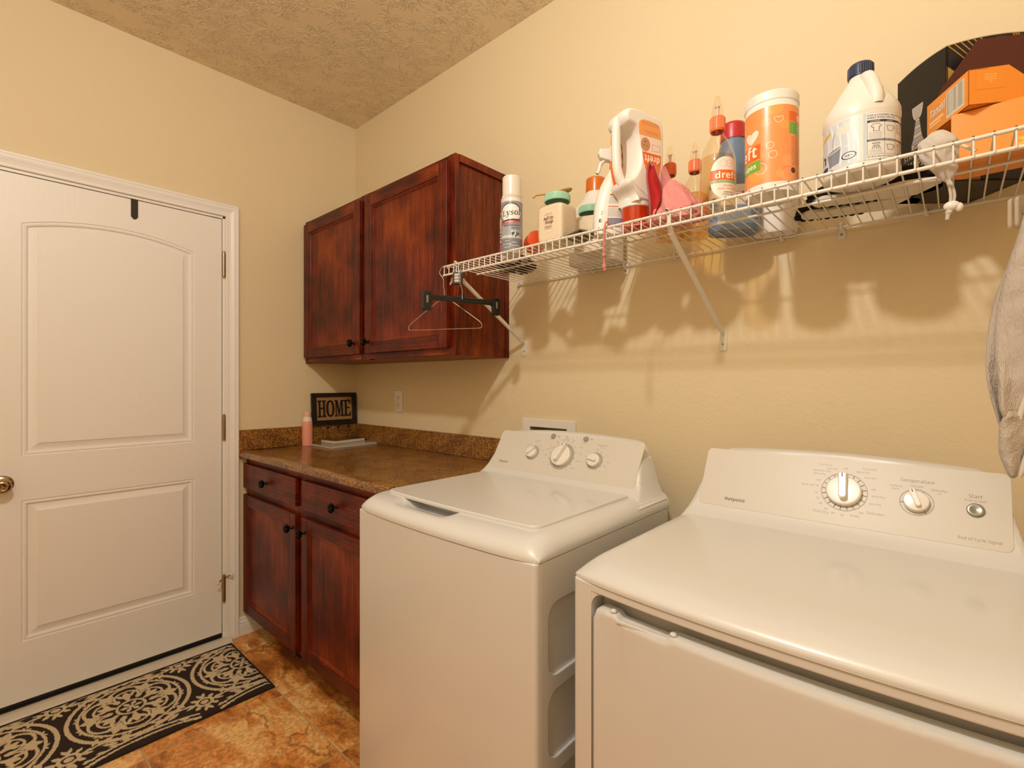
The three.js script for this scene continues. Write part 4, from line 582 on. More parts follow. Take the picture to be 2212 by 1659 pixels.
  const tex2 = canvasTex(512, 512, (g, w, h) => { g.fillStyle = '#e3d6d0'; g.fillRect(0, 0, w, h); g.fillStyle = '#2b2c66'; for (let k = 0; k < 3; k++) g.fillRect(0, h * (0.36 + 0.07 * k), w, 16); g.fillStyle = '#d0332c'; g.fillRect(0, h * 0.6, w, 36); g.fillStyle = '#de5b96'; g.fillRect(0, h * 0.7, w, h * 0.2); for (let k = 0; k < 120; k++) { g.fillStyle = ['#e98fb5', '#3f7a46', '#f0e0e4', '#b3245a'][k % 4]; g.beginPath(); g.ellipse(rr(0, w), rr(h * 0.66, h * 0.94), rr(5, 14), rr(3, 9), rr(0, 3), 0, 7); g.fill(); } g.fillStyle = '#c9a5bd'; g.fillRect(0, h * 0.93, w, h * 0.07); g.fillStyle = '#3a3a78'; g.font = 'bold 40px sans-serif'; for (let k = 0; k < 4; k++) g.fillText('FRESH', 20 + 130 * k, h * 0.3); });
  aerosol('pink and white spray can half hidden behind the grey disinfectant can', 1.533, 0.312, 0.032, 0.215, phys(0xe2d8ce, 0.35), phys(0xe4dccd, 0.3), tex2, 0);
}
{ // orange measuring scoop
  const s = thing('measuring_scoop', 'orange plastic measuring scoop lying on the shelf in front of the square soap jar', 'scoop', [1.668, ST_, 0.335], -0.75);
  const or = phys(0xee5a14, 0.25, { transmission: 0.35, thickness: 0, clearcoat: 0.4 });
  mesh('cup', lathe([[0, 0], [0.026, 0], [0.030, 0.003], [0.034, 0.05], [0.0355, 0.052], [0.033, 0.052], [0.0285, 0.006], [0, 0.004]], 32).rotateZ(Math.PI / 2).translate(0.028, 0.0355, 0), or, s);
  mesh('handle', box(-0.02, 0.055, 0.002, 0.005, -0.010, 0.010, 0.0015).translate(0.045, 0.0, 0), or, s);
}
function soapJar(label, x, z, ry, text) {
  const j = thing('soap_jar', label, 'jar', [x, ST_, z], ry); const w = 0.0475, mint = phys(0x9fd0b4, 0.42, { clearcoat: 0.2 });
  const S = smoothS([{ y: 0.0, a: w - 0.006, b: w - 0.010, n: 6 }, { y: 0.003, a: w, b: w - 0.004, n: 7 }, { y: 0.02, a: w, b: w - 0.004, n: 8 }, { y: 0.1, a: w, b: w - 0.004, n: 8 }, { y: 0.113, a: w - 0.003, b: w - 0.006, n: 6 }, { y: 0.121, a: w - 0.012, b: w - 0.012, n: 3 }, { y: 0.127, a: 0.033, b: 0.033, n: 2 }, { y: 0.14, a: 0.033, b: 0.033 }], 3);
  mesh('jar_shell', loft(S, 56, false), M.clear, j);
  const P = smoothS([{ y: 0.003, a: w - 0.004, b: w - 0.008, n: 7 }, { y: 0.02, a: w - 0.002, b: w - 0.006, n: 8 }, { y: 0.1, a: w - 0.002, b: w - 0.006, n: 8 }, { y: 0.112, a: w - 0.005, b: w - 0.008, n: 6 }, { y: 0.118, a: w - 0.016, b: w - 0.016, n: 3 }], 3);
  mesh('soap_powder', loft(P, 56), std(new THREE.Color().setRGB(0.80, 0.73, 0.62), 0.95, { bumpMap: M.tiles[0].bumpMap, bumpScale: 0.002 }), j);
  const ribs = []; for (let i = 0; i < 60; i++) { const a = i * Math.PI / 30; ribs.push(rod([0.0388 * Math.cos(a), 0.1325, 0.0388 * Math.sin(a)], [0.0388 * Math.cos(a), 0.149, 0.0388 * Math.sin(a)], 0.0012, 5)); }
  mesh('lid', [lathe([[0.036, 0.131], [0.0388, 0.131], [0.0388, 0.150], [0.037, 0.1535], [0.033, 0.155], [0, 0.155]], 44), ...ribs], mint, j);
  if (text) { const tex = canvasTex(512, 512, (g, W) => { g.clearRect(0, 0, W, W); g.fillStyle = '#8a5a34'; g.textAlign = 'center'; g.font = '26px sans-serif'; g.fillText('LAUNDRY SOAP', 250, 110, 170); g.font = 'italic bold 74px serif'; g.fillStyle = '#7a4a2a'; g.fillText('Buff City', 250, 200, 220); g.fillText('Soap', 260, 268); g.font = 'italic 54px serif'; g.fillText('Original', 240, 340, 160); g.fillRect(170, 356, 150, 4); });
    const m = mesh('label', new THREE.PlaneGeometry(0.085, 0.085).translate(0.0, 0.06, w - 0.0036), phys(0xffffff, 0.5, { map: tex, transparent: true }), j); m.material.alphaMap = null; m.material.map.premultiplyAlpha = false; }
  return j;
}
soapJar('square clear jar of soap powder with a mint lid and a wooden spoon on top', 1.772, 0.357, 0.0, true);
soapJar('smaller looking mint lidded soap jar standing behind the black packet', 1.79, 0.2, 0.35, false);
{
  const s = thing('wooden_spoon', 'small wooden spoon lying across the mint lid of the front soap jar', 'spoon', [1.772, ST_ + 0.1552, 0.357], 0.3);
  mesh('bowl', loft(smoothS([{ y: 0.0, a: 0.012, b: 0.009 }, { y: 0.003, a: 0.02, b: 0.0145 }, { y: 0.007, a: 0.022, b: 0.016 }, { y: 0.0085, a: 0.018, b: 0.012 }])).rotateZ(0.12).translate(0.026, 0.003, 0), std(0xc79a5e, 0.6), s);
  mesh('handle', [rod([0.012, 0.005, 0], [-0.06, 0.002, 0.02], 0.0035, 10), rod([-0.06, 0.002, 0.02], [-0.072, -0.006, 0.0235], 0.0035, 10)], std(0xc79a5e, 0.6), s);
}
{ // white jug with orange cap against the wall
  const j = thing('detergent_bottle', 'white round shouldered bottle with an orange cap standing at the wall behind the jars', 'bottle', [1.735, ST_, 0.082]);
  mesh('bottle_body', loft(smoothS([{ y: 0, a: 0.085, b: 0.052, n: 4 }, { y: 0.006, a: 0.092, b: 0.058, n: 4 }, { y: 0.12, a: 0.092, b: 0.058, n: 3.4 }, { y: 0.18, a: 0.085, b: 0.056, n: 3 }, { y: 0.215, a: 0.055, b: 0.048 }, { y: 0.235, a: 0.04, b: 0.04 }, { y: 0.25, a: 0.034, b: 0.034 }])), M.hdpe, j);
  mesh('cap', lathe([[0.033, 0.245], [0.0355, 0.245], [0.034, 0.292], [0.032, 0.296], [0, 0.297]], 40), phys(0xf08322, 0.25, { transmission: 0.3, thickness: 0, clearcoat: 0.5 }), j);
}
{ // black foil packet
  const p = thing('foil_packet', 'small flat black foil packet lying behind the front rail of the shelf', 'packet', [1.868, ST_ + 0.001, 0.372], -0.35);
  const g = new THREE.BoxGeometry(0.085, 0.012, 0.072, 24, 2, 20), q = g.attributes.position; for (let i = 0; i < q.count; i++) { const X = q.getX(i), Z = q.getZ(i), e = Math.min(1, Math.min(0.0425 - Math.abs(X), 0.036 - Math.abs(Z)) / 0.014); q.setY(i, (q.getY(i) > 0 ? 0.006 + (0.006 + 0.006 * (fbm(X * 8 + 1, Z * 8 + 1, 5, 5, 3, 4))) * Math.sqrt(Math.max(0, e)) : q.getY(i) < 0 ? 0.0 : 0.003)); } g.computeVertexNormals();
  mesh('wrapper', g, phys(0x15120d, 0.22, { clearcoat: 0.6 }), p);
}
{ // white spray bottle
  const x = 1.94, z = 0.333, b = thing('spray_bottle', 'white sloping trigger spray bottle standing left of the upside down jug', 'spray bottle', [x, ST_, z], 0.78);
  const body = smoothS([{ y: 0, a: 0.044, b: 0.024, n: 3 }, { y: 0.004, a: 0.048, b: 0.028, n: 3 }, { y: 0.05, a: 0.047, b: 0.028, n: 2.8 }, { y: 0.1, x: 0.002, a: 0.042, b: 0.027, n: 2.5 }, { y: 0.14, x: 0.007, a: 0.034, b: 0.025 }, { y: 0.17, x: 0.013, a: 0.024, b: 0.021 }, { y: 0.188, x: 0.016, a: 0.016, b: 0.016 }, { y: 0.2, x: 0.016, a: 0.0145, b: 0.0145 }]);
  mesh('bottle_body', loft(body), M.hdpe, b);
  mesh('collar', lathe([[0.0145, 0.194], [0.0165, 0.194], [0.016, 0.212], [0.012, 0.214]], 30).translate(0.016, 0, 0), M.orangecap, b);
  const hs = new THREE.Shape(); [[-0.028, 0.22], [-0.034, 0.232], [-0.03, 0.246], [0.03, 0.25], [0.044, 0.243], [0.046, 0.226], [0.03, 0.216], [0.004, 0.212], [-0.01, 0.214]].forEach((p, i) => (i ? hs.lineTo(...p) : hs.moveTo(...p))); hs.closePath();
  mesh('spray_head', ext(hs, 0.022, 0.004, 3).translate(0, 0, -0.011), M.hdpe, b);
  mesh('trigger', tube([[-0.012, 0.218, 0], [-0.026, 0.205, 0], [-0.03, 0.19, 0], [-0.036, 0.178, 0]], 0.005, 20), M.hdpe, b);
  const tex = canvasTex(512, 768, (g, w, h) => { g.clearRect(0, 0, w, h); g.strokeStyle = '#e08a3a'; g.lineWidth = 16; g.beginPath(); g.arc(270, 110, 62, 0, 7); g.stroke(); g.strokeStyle = '#4c4c58'; g.lineWidth = 14; g.beginPath(); g.arc(270, 110, 44, 0, 7); g.stroke(); g.fillStyle = '#4c4c58'; g.font = 'bold 50px sans-serif'; g.textAlign = 'center'; g.fillText('S', 270, 128); g.fillStyle = '#d9672c'; g.fillRect(190, 205, 180, 22); lorem(g, 190, 240, 220, 130, 15, '#6a6670'); g.fillStyle = '#d9672c'; g.fillRect(190, 395, 120, 14); lorem(g, 190, 415, 260, 150, 15, '#6a6670'); g.fillStyle = '#75728a'; g.fillRect(190, 590, 180, 120); lorem(g, 200, 595, 160, 100, 14, '#d9d6de'); g.fillStyle = '#8a5a34'; g.font = 'bold 30px sans-serif'; g.fillText('Try', 70, 500); g.fillText('Us', 70, 535); g.fillStyle = '#27325e'; g.fillRect(40, 600, 56, 56); g.fillStyle = '#fff'; g.font = 'bold 52px sans-serif'; g.fillText('f', 72, 650); });
  const rows = []; for (let j = 0; j <= 14; j++) { const y = 0.012 + 0.135 * j / 14; let i = body.findIndex((s) => s.y >= y); const s1 = body[i], s0 = body[Math.max(0, i - 1)], t = (y - s0.y) / Math.max(1e-6, s1.y - s0.y), q = (k) => (s0[k] || 0) + ((s1[k] || 0) - (s0[k] || 0)) * t, n = 2 / q('n'), row = []; for (let k = 0; k <= 24; k++) { const a = Math.PI * (1.22 + 0.62 * k / 24), c = Math.cos(a), d = Math.sin(a); row.push([q('x') + (q('a') + 0.0004) * Math.sign(c) * Math.pow(Math.abs(c), n), y, -(q('b') + 0.0004) * Math.sign(d) * Math.pow(Math.abs(d), n)]); } rows.push(row); }
  const lg = grid(rows); mesh('label', lg, phys(0xffffff, 0.4, { map: tex, transparent: true }), b);
}
{ // jug standing on its cap
  const j = thing('detergent_jug', 'white laundry jug with an orange label standing upside down on its orange cap', 'jug', [2.018, ST_, 0.328], 1.2);
  const prof = [[0.034, 0.066], [0.036, 0.084], [0.05, 0.1], [0.064, 0.125], [0.069, 0.17], [0.069, 0.265], [0.065, 0.29], [0.052, 0.305], [-0.02, 0.316], [-0.05, 0.314], [-0.066, 0.303], [-0.070, 0.285], [-0.060, 0.270], [-0.032, 0.262], [-0.020, 0.24], [-0.018, 0.2], [-0.024, 0.16], [-0.042, 0.132], [-0.058, 0.122], [-0.056, 0.108], [-0.04, 0.094], [-0.034, 0.084], [-0.034, 0.066]];
  const s = new THREE.Shape(); const curve = new THREE.CatmullRomCurve3(prof.map((p) => new THREE.Vector3(p[0], p[1], 0)), false, 'catmullrom', 0.4).getPoints(120); curve.forEach((p, i) => (i ? s.lineTo(p.x, p.y) : s.moveTo(p.x, p.y))); s.closePath();
  mesh('jug_body', new THREE.ExtrudeGeometry(s, { depth: 0.032, bevelEnabled: true, bevelThickness: 0.026, bevelSize: 0.012, bevelOffset: -0.012, bevelSegments: 8 }).translate(0, 0, -0.016), M.hdpe, j);
  mesh('handle', tube([[-0.052, 0.298, 0], [-0.064, 0.283, 0], [-0.0665, 0.25, 0], [-0.066, 0.2, 0], [-0.062, 0.155, 0], [-0.05, 0.125, 0], [-0.038, 0.108, 0]], 0.0125, 60, 16), M.hdpe, j);
  mesh('mould_seam', tube([[-0.0645, 0.300, 0], [-0.0772, 0.283, 0], [-0.0792, 0.25, 0], [-0.0787, 0.2, 0], [-0.0744, 0.152, 0], [-0.061, 0.119, 0]], 0.0006, 50, 5), M.cream, j);
  mesh('collar', lathe([[0.03, 0.058], [0.0385, 0.058], [0.0395, 0.062], [0.0385, 0.078], [0.034, 0.084]], 40), M.hdpe, j);
  mesh('cap', lathe([[0, 0.0], [0.036, 0.0], [0.0372, 0.002], [0.0385, 0.058], [0.036, 0.058], [0.035, 0.005], [0, 0.004]], 44), phys(0xec4a0c, 0.12, { transmission: 0.55, thickness: 0, clearcoat: 0.6 }), j);
  const ls = new THREE.Shape(); const lp = new THREE.CatmullRomCurve3([[-0.018, 0.283], [0.03, 0.285], [0.05, 0.272], [0.053, 0.22], [0.05, 0.165], [0.036, 0.122], [0.022, 0.112], [0.008, 0.13], [-0.012, 0.19], [-0.024, 0.25]].map((p) => new THREE.Vector3(p[0], p[1], 0)), true, 'catmullrom', 0.5).getPoints(60); lp.forEach((p, i) => (i ? ls.lineTo(p.x, p.y) : ls.moveTo(p.x, p.y)));
  const lg = ext(ls, 0.0012, 0.0003, 1).translate(0, 0, 0.0418), q = lg.attributes.position, uv = lg.attributes.uv; for (let i = 0; i < uv.count; i++) uv.setXY(i, (q.getX(i) + 0.026) / 0.082, (q.getY(i) - 0.108) / 0.18);
  const tex = canvasTex(400, 880, (g, w, h) => { g.fillStyle = '#f29a55'; g.fillRect(0, 0, w, h); g.translate(w, h); g.rotate(Math.PI); // printed upside down: the jug stands on its cap
    g.fillStyle = '#ee7a2a'; g.fillRect(0, 0, w, h * 0.42); g.fillStyle = '#3f5f9e'; g.save(); g.translate(150, 200); g.rotate(0.2); g.beginPath(); g.ellipse(0, 0, 26, 90, 0, 0, 7); g.fill(); g.fillRect(-26, -20, 110, 44); g.restore(); g.fillStyle = '#ec6a1c'; g.fillRect(20, 300, 300, 150); g.fillStyle = '#fff4e8'; g.font = 'bold 120px sans-serif'; g.textAlign = 'center'; g.fillText('dreft', 170, 415, 270); g.fillStyle = '#f4ded0'; g.fillRect(0, 450, w, 210); g.fillStyle = '#c98d68'; g.beginPath(); g.ellipse(285, 550, 78, 92, 0.2, 0, 7); g.fill(); g.fillStyle = '#7a4a30'; for (const [x, y] of [[262, 535], [310, 540]]) { g.beginPath(); g.arc(x, y, 8, 0, 7); g.fill(); } g.beginPath(); g.ellipse(285, 588, 20, 8, 0, 0, 7); g.fill(); g.strokeStyle = '#d8782e'; g.lineWidth = 5; g.strokeRect(40, 490, 130, 80); g.fillStyle = '#f0a05c'; g.fillRect(0, 665, w, 220); lorem(g, 70, 690, 260, 60, 22, '#8a4416'); lorem(g, 50, 800, 300, 50, 24, '#8a4416'); });
  mesh('label', lg, phys(0xffffff, 0.35, { map: tex, clearcoat: 0.3 }), j);
  const lb = mesh('label', lg.clone(), phys(0xffffff, 0.35, { map: tex }), j); lb.rotation.y = Math.PI;
}
{ // pink sun hat with its tie
  const x = 2.13, z = 0.318, h = thing('sun_hat', 'crumpled pink cotton baby hat with a red brim lining turned up beside the jug', 'hat', [x, ST_, z], 0.25);
  const pink = std(0xdf8f8b, 0.95, { bumpMap: M.door.bumpMap, bumpScale: 0.001 });
  const crumple = (g, s, k) => { const q = g.attributes.position; for (let i = 0; i < q.count; i++) { const X = q.getX(i), Y = q.getY(i), Z = q.getZ(i), f = 1 + k * (fbm(X * 5 + 3 + Y * 2, Z * 5 + 3 + Y, 9, 9, 4, s) - 0.5); q.setXYZ(i, X * f, Y < 0.004 ? Y : Y * (1 + 0.5 * k * (fbm(X * 4 + 3, Z * 4 + 3, 9, 9, 3, s + 4) - 0.5)), Z * f); } g.computeVertexNormals(); return g; };
  mesh('crown', crumple(loft(smoothS([{ y: 0.0005, a: 0.052, b: 0.044, n: 2.4 }, { y: 0.006, a: 0.066, b: 0.054 }, { y: 0.028, x: 0.002, a: 0.068, b: 0.056, n: 2.2 }, { y: 0.056, x: -0.004, a: 0.054, b: 0.046 }, { y: 0.085, x: -0.010, a: 0.034, b: 0.032 }, { y: 0.104, x: -0.014, a: 0.012, b: 0.012 }], 8), 90), 12, 0.75), pink, h);
  // turned up brim: a curved leaf of cloth, pink outside and red inside, facing the room
  const leaf = (w, h0, h1, cx, cz, off, flip, fold) => { const rows = []; for (let j = 0; j <= 16; j++) { const t = j / 16, row = [], hw = w * Math.pow(Math.sin(Math.PI * Math.min(0.985, 0.1 + 0.88 * t)), 0.62) * (0.75 + 0.25 * t); for (let i = 0; i <= 12; i++) { const u = i / 6 - 1; row.push([cx + hw * u + 0.006 * Math.sin(t * 5), h0 + (h1 - h0) * t + 0.004 * u * u, cz + off + fold * u * u - 0.012 * t + 0.003 * Math.sin(t * 9 + u * 2)]); } rows.push(flip ? row.reverse() : row); } return grid(rows); };
  mesh('brim', [leaf(0.021, 0.012, 0.158, -0.052, 0.036, -0.0025, false, 0.012), leaf(0.017, 0.03, 0.15, -0.024, 0.028, 0, false, -0.012)], pink, h);
  mesh('brim_lining', leaf(0.0165, 0.016, 0.150, -0.050, 0.037, 0.0008, false, 0.011), std(0xb01f1e, 0.9), h);
  const tie = (pts) => new THREE.TubeGeometry(new THREE.CatmullRomCurve3(pts.map((p) => V([p[0] - x, p[1] - ST_, p[2] - z])).map((v) => v.applyAxisAngle(new THREE.Vector3(0, 1, 0), -0.25))), 50, 0.0026, 8);
  mesh('tie_string', tie([[2.075, 1.69, 0.34], [2.03, 1.681, 0.37], [1.99, 1.68, 0.41], [1.985, 1.688, 0.424], [1.984, 1.672, 0.4325], [1.982, 1.63, 0.433], [1.981, 1.598, 0.431], [1.981, 1.57, 0.43]]), pink, h);
  mesh('tie_knot', [[1.981, 1.598, 0.431, 0.006], [1.981, 1.568, 0.43, 0.0065], [1.983, 1.56, 0.43, 0.0045]].map(([a, b, c, r]) => { const v = V([a - x, b - ST_, c - z]).applyAxisAngle(new THREE.Vector3(0, 1, 0), -0.25); return ball(v.x, v.y, v.z, r, r * 1.2, r, 10, 8); }), pink, h);
}
function clearBottle(label, x, z, fill, tint, tex) {
  const b = thing('stain_spray_bottle', label, 'bottle', [x, ST_, z]); const a = toCam(x, z);
  const out = [[0, 0.004], [0.02, 0.004], [0.03, 0.001], [0.038, 0.0], [0.0415, 0.004], [0.0415, 0.105], [0.04, 0.125], [0.034, 0.148], [0.025, 0.168], [0.017, 0.18], [0.0145, 0.186], [0.0145, 0.196]];
  mesh('bottle_body', lathe(out, 44), M.clear, b);
  const inn = [[0, 0.006]]; for (const [r, y] of out) if (y > 0.001 && y < fill) inn.push([Math.max(0.001, r - 0.0018), y + 0.002]); inn.push([inn[inn.length - 1][0] - 0.0002, fill], [0, fill]);
  mesh('liquid', lathe(inn.filter((p, i) => i < 1 || p[0] > 0.0005 || i === inn.length - 1), 44), phys(tint, 0.02, { transmission: 1, thickness: 0, ior: 1.2 }), b);
  mesh('dip_tube', rod([0.012, 0.012, 0.006], [0, 0.186, 0], 0.0015, 6), M.clear, b);
  const ribs = []; for (let i = 0; i < 26; i++) { const t = i * Math.PI / 13; ribs.push(rod([0.0172 * Math.cos(t), 0.198, 0.0172 * Math.sin(t)], [0.0168 * Math.cos(t), 0.226, 0.0168 * Math.sin(t)], 0.0013, 5)); }
  mesh('cap_ring', [lathe([[0.0145, 0.193], [0.0165, 0.193], [0.0168, 0.196], [0.0172, 0.198], [0.0168, 0.227], [0.015, 0.229], [0, 0.229]], 40), ...ribs], M.orangecap, b);
  mesh('clear_hood', lathe([[0.0145, 0.229], [0.014, 0.24], [0.011, 0.256], [0.0075, 0.262], [0.0085, 0.270], [0.0065, 0.278], [0, 0.280]], 32), M.clear, b);
  mesh('nozzle', [rod([0, 0.229, 0], [0, 0.255, 0], 0.004, 10), ball(0, 0.255, 0, 0.006, 0.004)], phys(0xe8e0d4, 0.4, { transmission: 0.3, thickness: 0 }), b);
  if (tex) { const l = around(0.0419, 0.016, 0.118, tex, a + 0.5, { transparent: true }, 1.9); b.add(l); } return b;
}
{
  const tex = canvasTex(512, 700, (g, w, h) => { g.clearRect(0, 0, w, h); g.beginPath(); g.moveTo(256, 10); g.bezierCurveTo(470, 10, 500, 200, 500, 340); g.bezierCurveTo(500, 560, 420, 640, 330, 690); g.lineTo(182, 690); g.bezierCurveTo(90, 640, 12, 560, 12, 340); g.bezierCurveTo(12, 200, 60, 10, 256, 10); g.closePath(); g.save(); g.clip(); g.fillStyle = '#efe4d8'; g.fillRect(0, 0, w, h); g.strokeStyle = '#c9b2a2'; g.lineWidth = 6; g.beginPath(); g.arc(210, 120, 55, 0, 7); g.arc(300, 120, 55, 0, 7); g.stroke(); g.fillStyle = '#ee6a20'; g.fillRect(0, 225, w, 165); g.fillStyle = '#9fb58c'; g.fillRect(0, 392, w, 46); g.fillStyle = '#fff3e6'; g.font = 'bold 150px sans-serif'; g.textAlign = 'center'; g.fillText('dreft', 262, 360, 380); g.fillStyle = '#d98a50'; g.font = 'bold 46px sans-serif'; g.fillText('laundry', 290, 495); g.fillText('stain remover', 275, 545, 330); g.fillStyle = '#3b332e'; g.font = 'bold 34px sans-serif'; g.fillText('REMOVES', 290, 600, 200); g.fillText('STAINS FAST', 290, 636, 200); g.restore(); });
  clearBottle('big clear stain spray bottle with orange cap and label left of the orange canister', 2.242, 0.335, 0.128, 0xfaf0e0, tex);
  clearBottle('orange capped clear bottle right behind the pink hat beside the jug', 2.046, 0.168, 0.12, 0xf8e6bc, null);
  clearBottle('orange capped clear bottle between the pink hat and the big labelled bottle', 2.11, 0.142, 0.125, 0xf8e6bc, null);
}
{ // slate blue bottle
  const b = thing('blue_bottle', 'slate blue detergent bottle with a red cap behind the big clear bottle', 'bottle', [2.215, ST_, 0.135], 0.55), blue = phys(0x6b82a0, 0.35, { clearcoat: 0.3 });
  mesh('bottle_body', loft(smoothS([{ y: 0, a: 0.055, b: 0.035, n: 3 }, { y: 0.006, a: 0.064, b: 0.042, n: 3 }, { y: 0.12, a: 0.062, b: 0.042, n: 2.6 }, { y: 0.18, a: 0.055, b: 0.04 }, { y: 0.225, a: 0.04, b: 0.035 }, { y: 0.25, a: 0.032, b: 0.032 }, { y: 0.26, a: 0.031, b: 0.031 }])), blue, b);
  mesh('cap', lathe([[0.031, 0.252], [0.034, 0.252], [0.0325, 0.29], [0.03, 0.297], [0.012, 0.301], [0, 0.2985]], 36), phys(0xc2272d, 0.35, { clearcoat: 0.3 }), b);
  const tex = canvasTex(512, 512, (g, w, h) => { g.fillStyle = '#e4dcd4'; g.fillRect(0, 0, w, h * 0.52); g.fillStyle = '#7f9cc0'; g.fillRect(0, h * 0.52, w, h * 0.48); for (let k = 0; k < 10; k++) { g.strokeStyle = ['#2b3350', '#b8342e'][k % 2]; g.lineWidth = 5; g.strokeRect(20 + k * 50, h * 0.1 + (k % 3) * 46, 26, 30); } lorem(g, 10, h * 0.58, w - 20, h * 0.36, 18, '#c2cfde'); });
  const g = loft([{ y: 0.012, a: 0.0648, b: 0.0428, n: 2.9 }, { y: 0.118, a: 0.0628, b: 0.0428, n: 2.6 }], 44, false, false); mesh('label', g, phys(0xffffff, 0.4, { map: tex }), b);
  const w = thing('white_bottle', 'white oval bottle at the wall behind the orange canister, its base seen through the wires', 'bottle', [2.3, ST_, 0.05], 0.2);
  mesh('bottle_body', loft(smoothS([{ y: 0, a: 0.05, b: 0.028, n: 2.6 }, { y: 0.005, a: 0.055, b: 0.033, n: 2.6 }, { y: 0.1, a: 0.054, b: 0.033 }, { y: 0.14, a: 0.04, b: 0.03 }, { y: 0.16, a: 0.02, b: 0.02 }])), M.hdpe, w);
  mesh('cap', lathe([[0.02, 0.158], [0.02, 0.185], [0.017, 0.188], [0, 0.188]], 24), M.hdpe, w);
}
{ // orange canister
  const x = 2.362, z = 0.335, a = toCam(x, z), c = thing('wipes_canister', 'tall orange wipes canister with a white lid standing near the front rail', 'canister', [x, ST_, z]);
  mesh('canister_body', lathe([[0, 0.004], [0.05, 0.004], [0.053, 0], [0.0545, 0.003], [0.0545, 0.2], [0, 0.2]], 52), M.hdpe, c);
  mesh('lid', lathe([[0.0545, 0.2], [0.0558, 0.201], [0.0558, 0.205], [0.055, 0.2065], [0.0555, 0.218], [0.0535, 0.2225], [0.048, 0.224], [0, 0.225]], 52), M.hdpe, c);
  const tex = canvasTex(1400, 700, (g, w, h) => { g.fillStyle = '#f79a58'; g.fillRect(0, 0, w, h); for (let k = 0; k < 26; k++) { g.fillStyle = ['rgba(250,178,120,0.5)', 'rgba(244,128,60,0.4)', 'rgba(252,190,80,0.35)'][k % 3]; g.beginPath(); g.arc(rr(0, w), rr(0, h), rr(20, 80), 0, 7); g.fill(); }
    const cx = w * 0.5; const heart = (x, y, s, fill) => { g.beginPath(); g.moveTo(x, y + s * 0.6); g.bezierCurveTo(x - s, y, x - s * 0.6, y - s * 0.7, x, y - s * 0.2); g.bezierCurveTo(x + s * 0.6, y - s * 0.7, x + s, y, x, y + s * 0.6); fill ? g.fill() : g.stroke(); }; g.strokeStyle = '#ffe2c8'; g.lineWidth = 5; heart(cx + 60, 130, 62); for (const [x, y, r] of [[20, 360, 30], [40, 450, 34], [-60, 560, 50]]) { g.beginPath(); g.arc(cx + x - 30, y, r, 0, 7); g.stroke(); }
    // front panel to the left, directions panel to the right
    g.fillStyle = '#fbe9da'; heart(cx - 180, 230, 120, true); g.fillStyle = '#ee6a1c'; g.fillRect(cx - 460, 320, 370, 140); g.fillStyle = '#7bb03a'; g.fillRect(cx - 460, 470, 370, 100); g.fillStyle = '#fff3e6'; g.font = 'bold 150px sans-serif'; g.textAlign = 'right'; g.fillText('dreft', cx - 120, 430); g.font = 'bold 64px sans-serif'; g.fillText('wipes', cx - 130, 535);
    g.fillStyle = '#ef6a1e'; g.fillRect(cx + 150, 60, 330, 90); g.fillStyle = '#74ad35'; g.fillRect(cx + 150, 156, 330, 110); g.fillStyle = '#fff3e6'; g.textAlign = 'left'; g.font = 'bold 90px sans-serif'; g.fillText('dreft', cx + 240, 135); g.font = '22px sans-serif'; for (let k = 0; k < 4; k++) g.fillText('multi surface wipes', cx + 235, 184 + 24 * k); lorem(g, cx + 172, 280, 250, 280, 19, '#7a3a18'); g.fillStyle = '#5a2a1a'; g.beginPath(); g.arc(cx + 195, 600, 26, 0, 7); g.fill(); lorem(g, cx + 240, 590, 180, 70, 16, '#7a3a18'); });
  c.add(around(0.0548, 0.021, 0.187, tex, a));
}
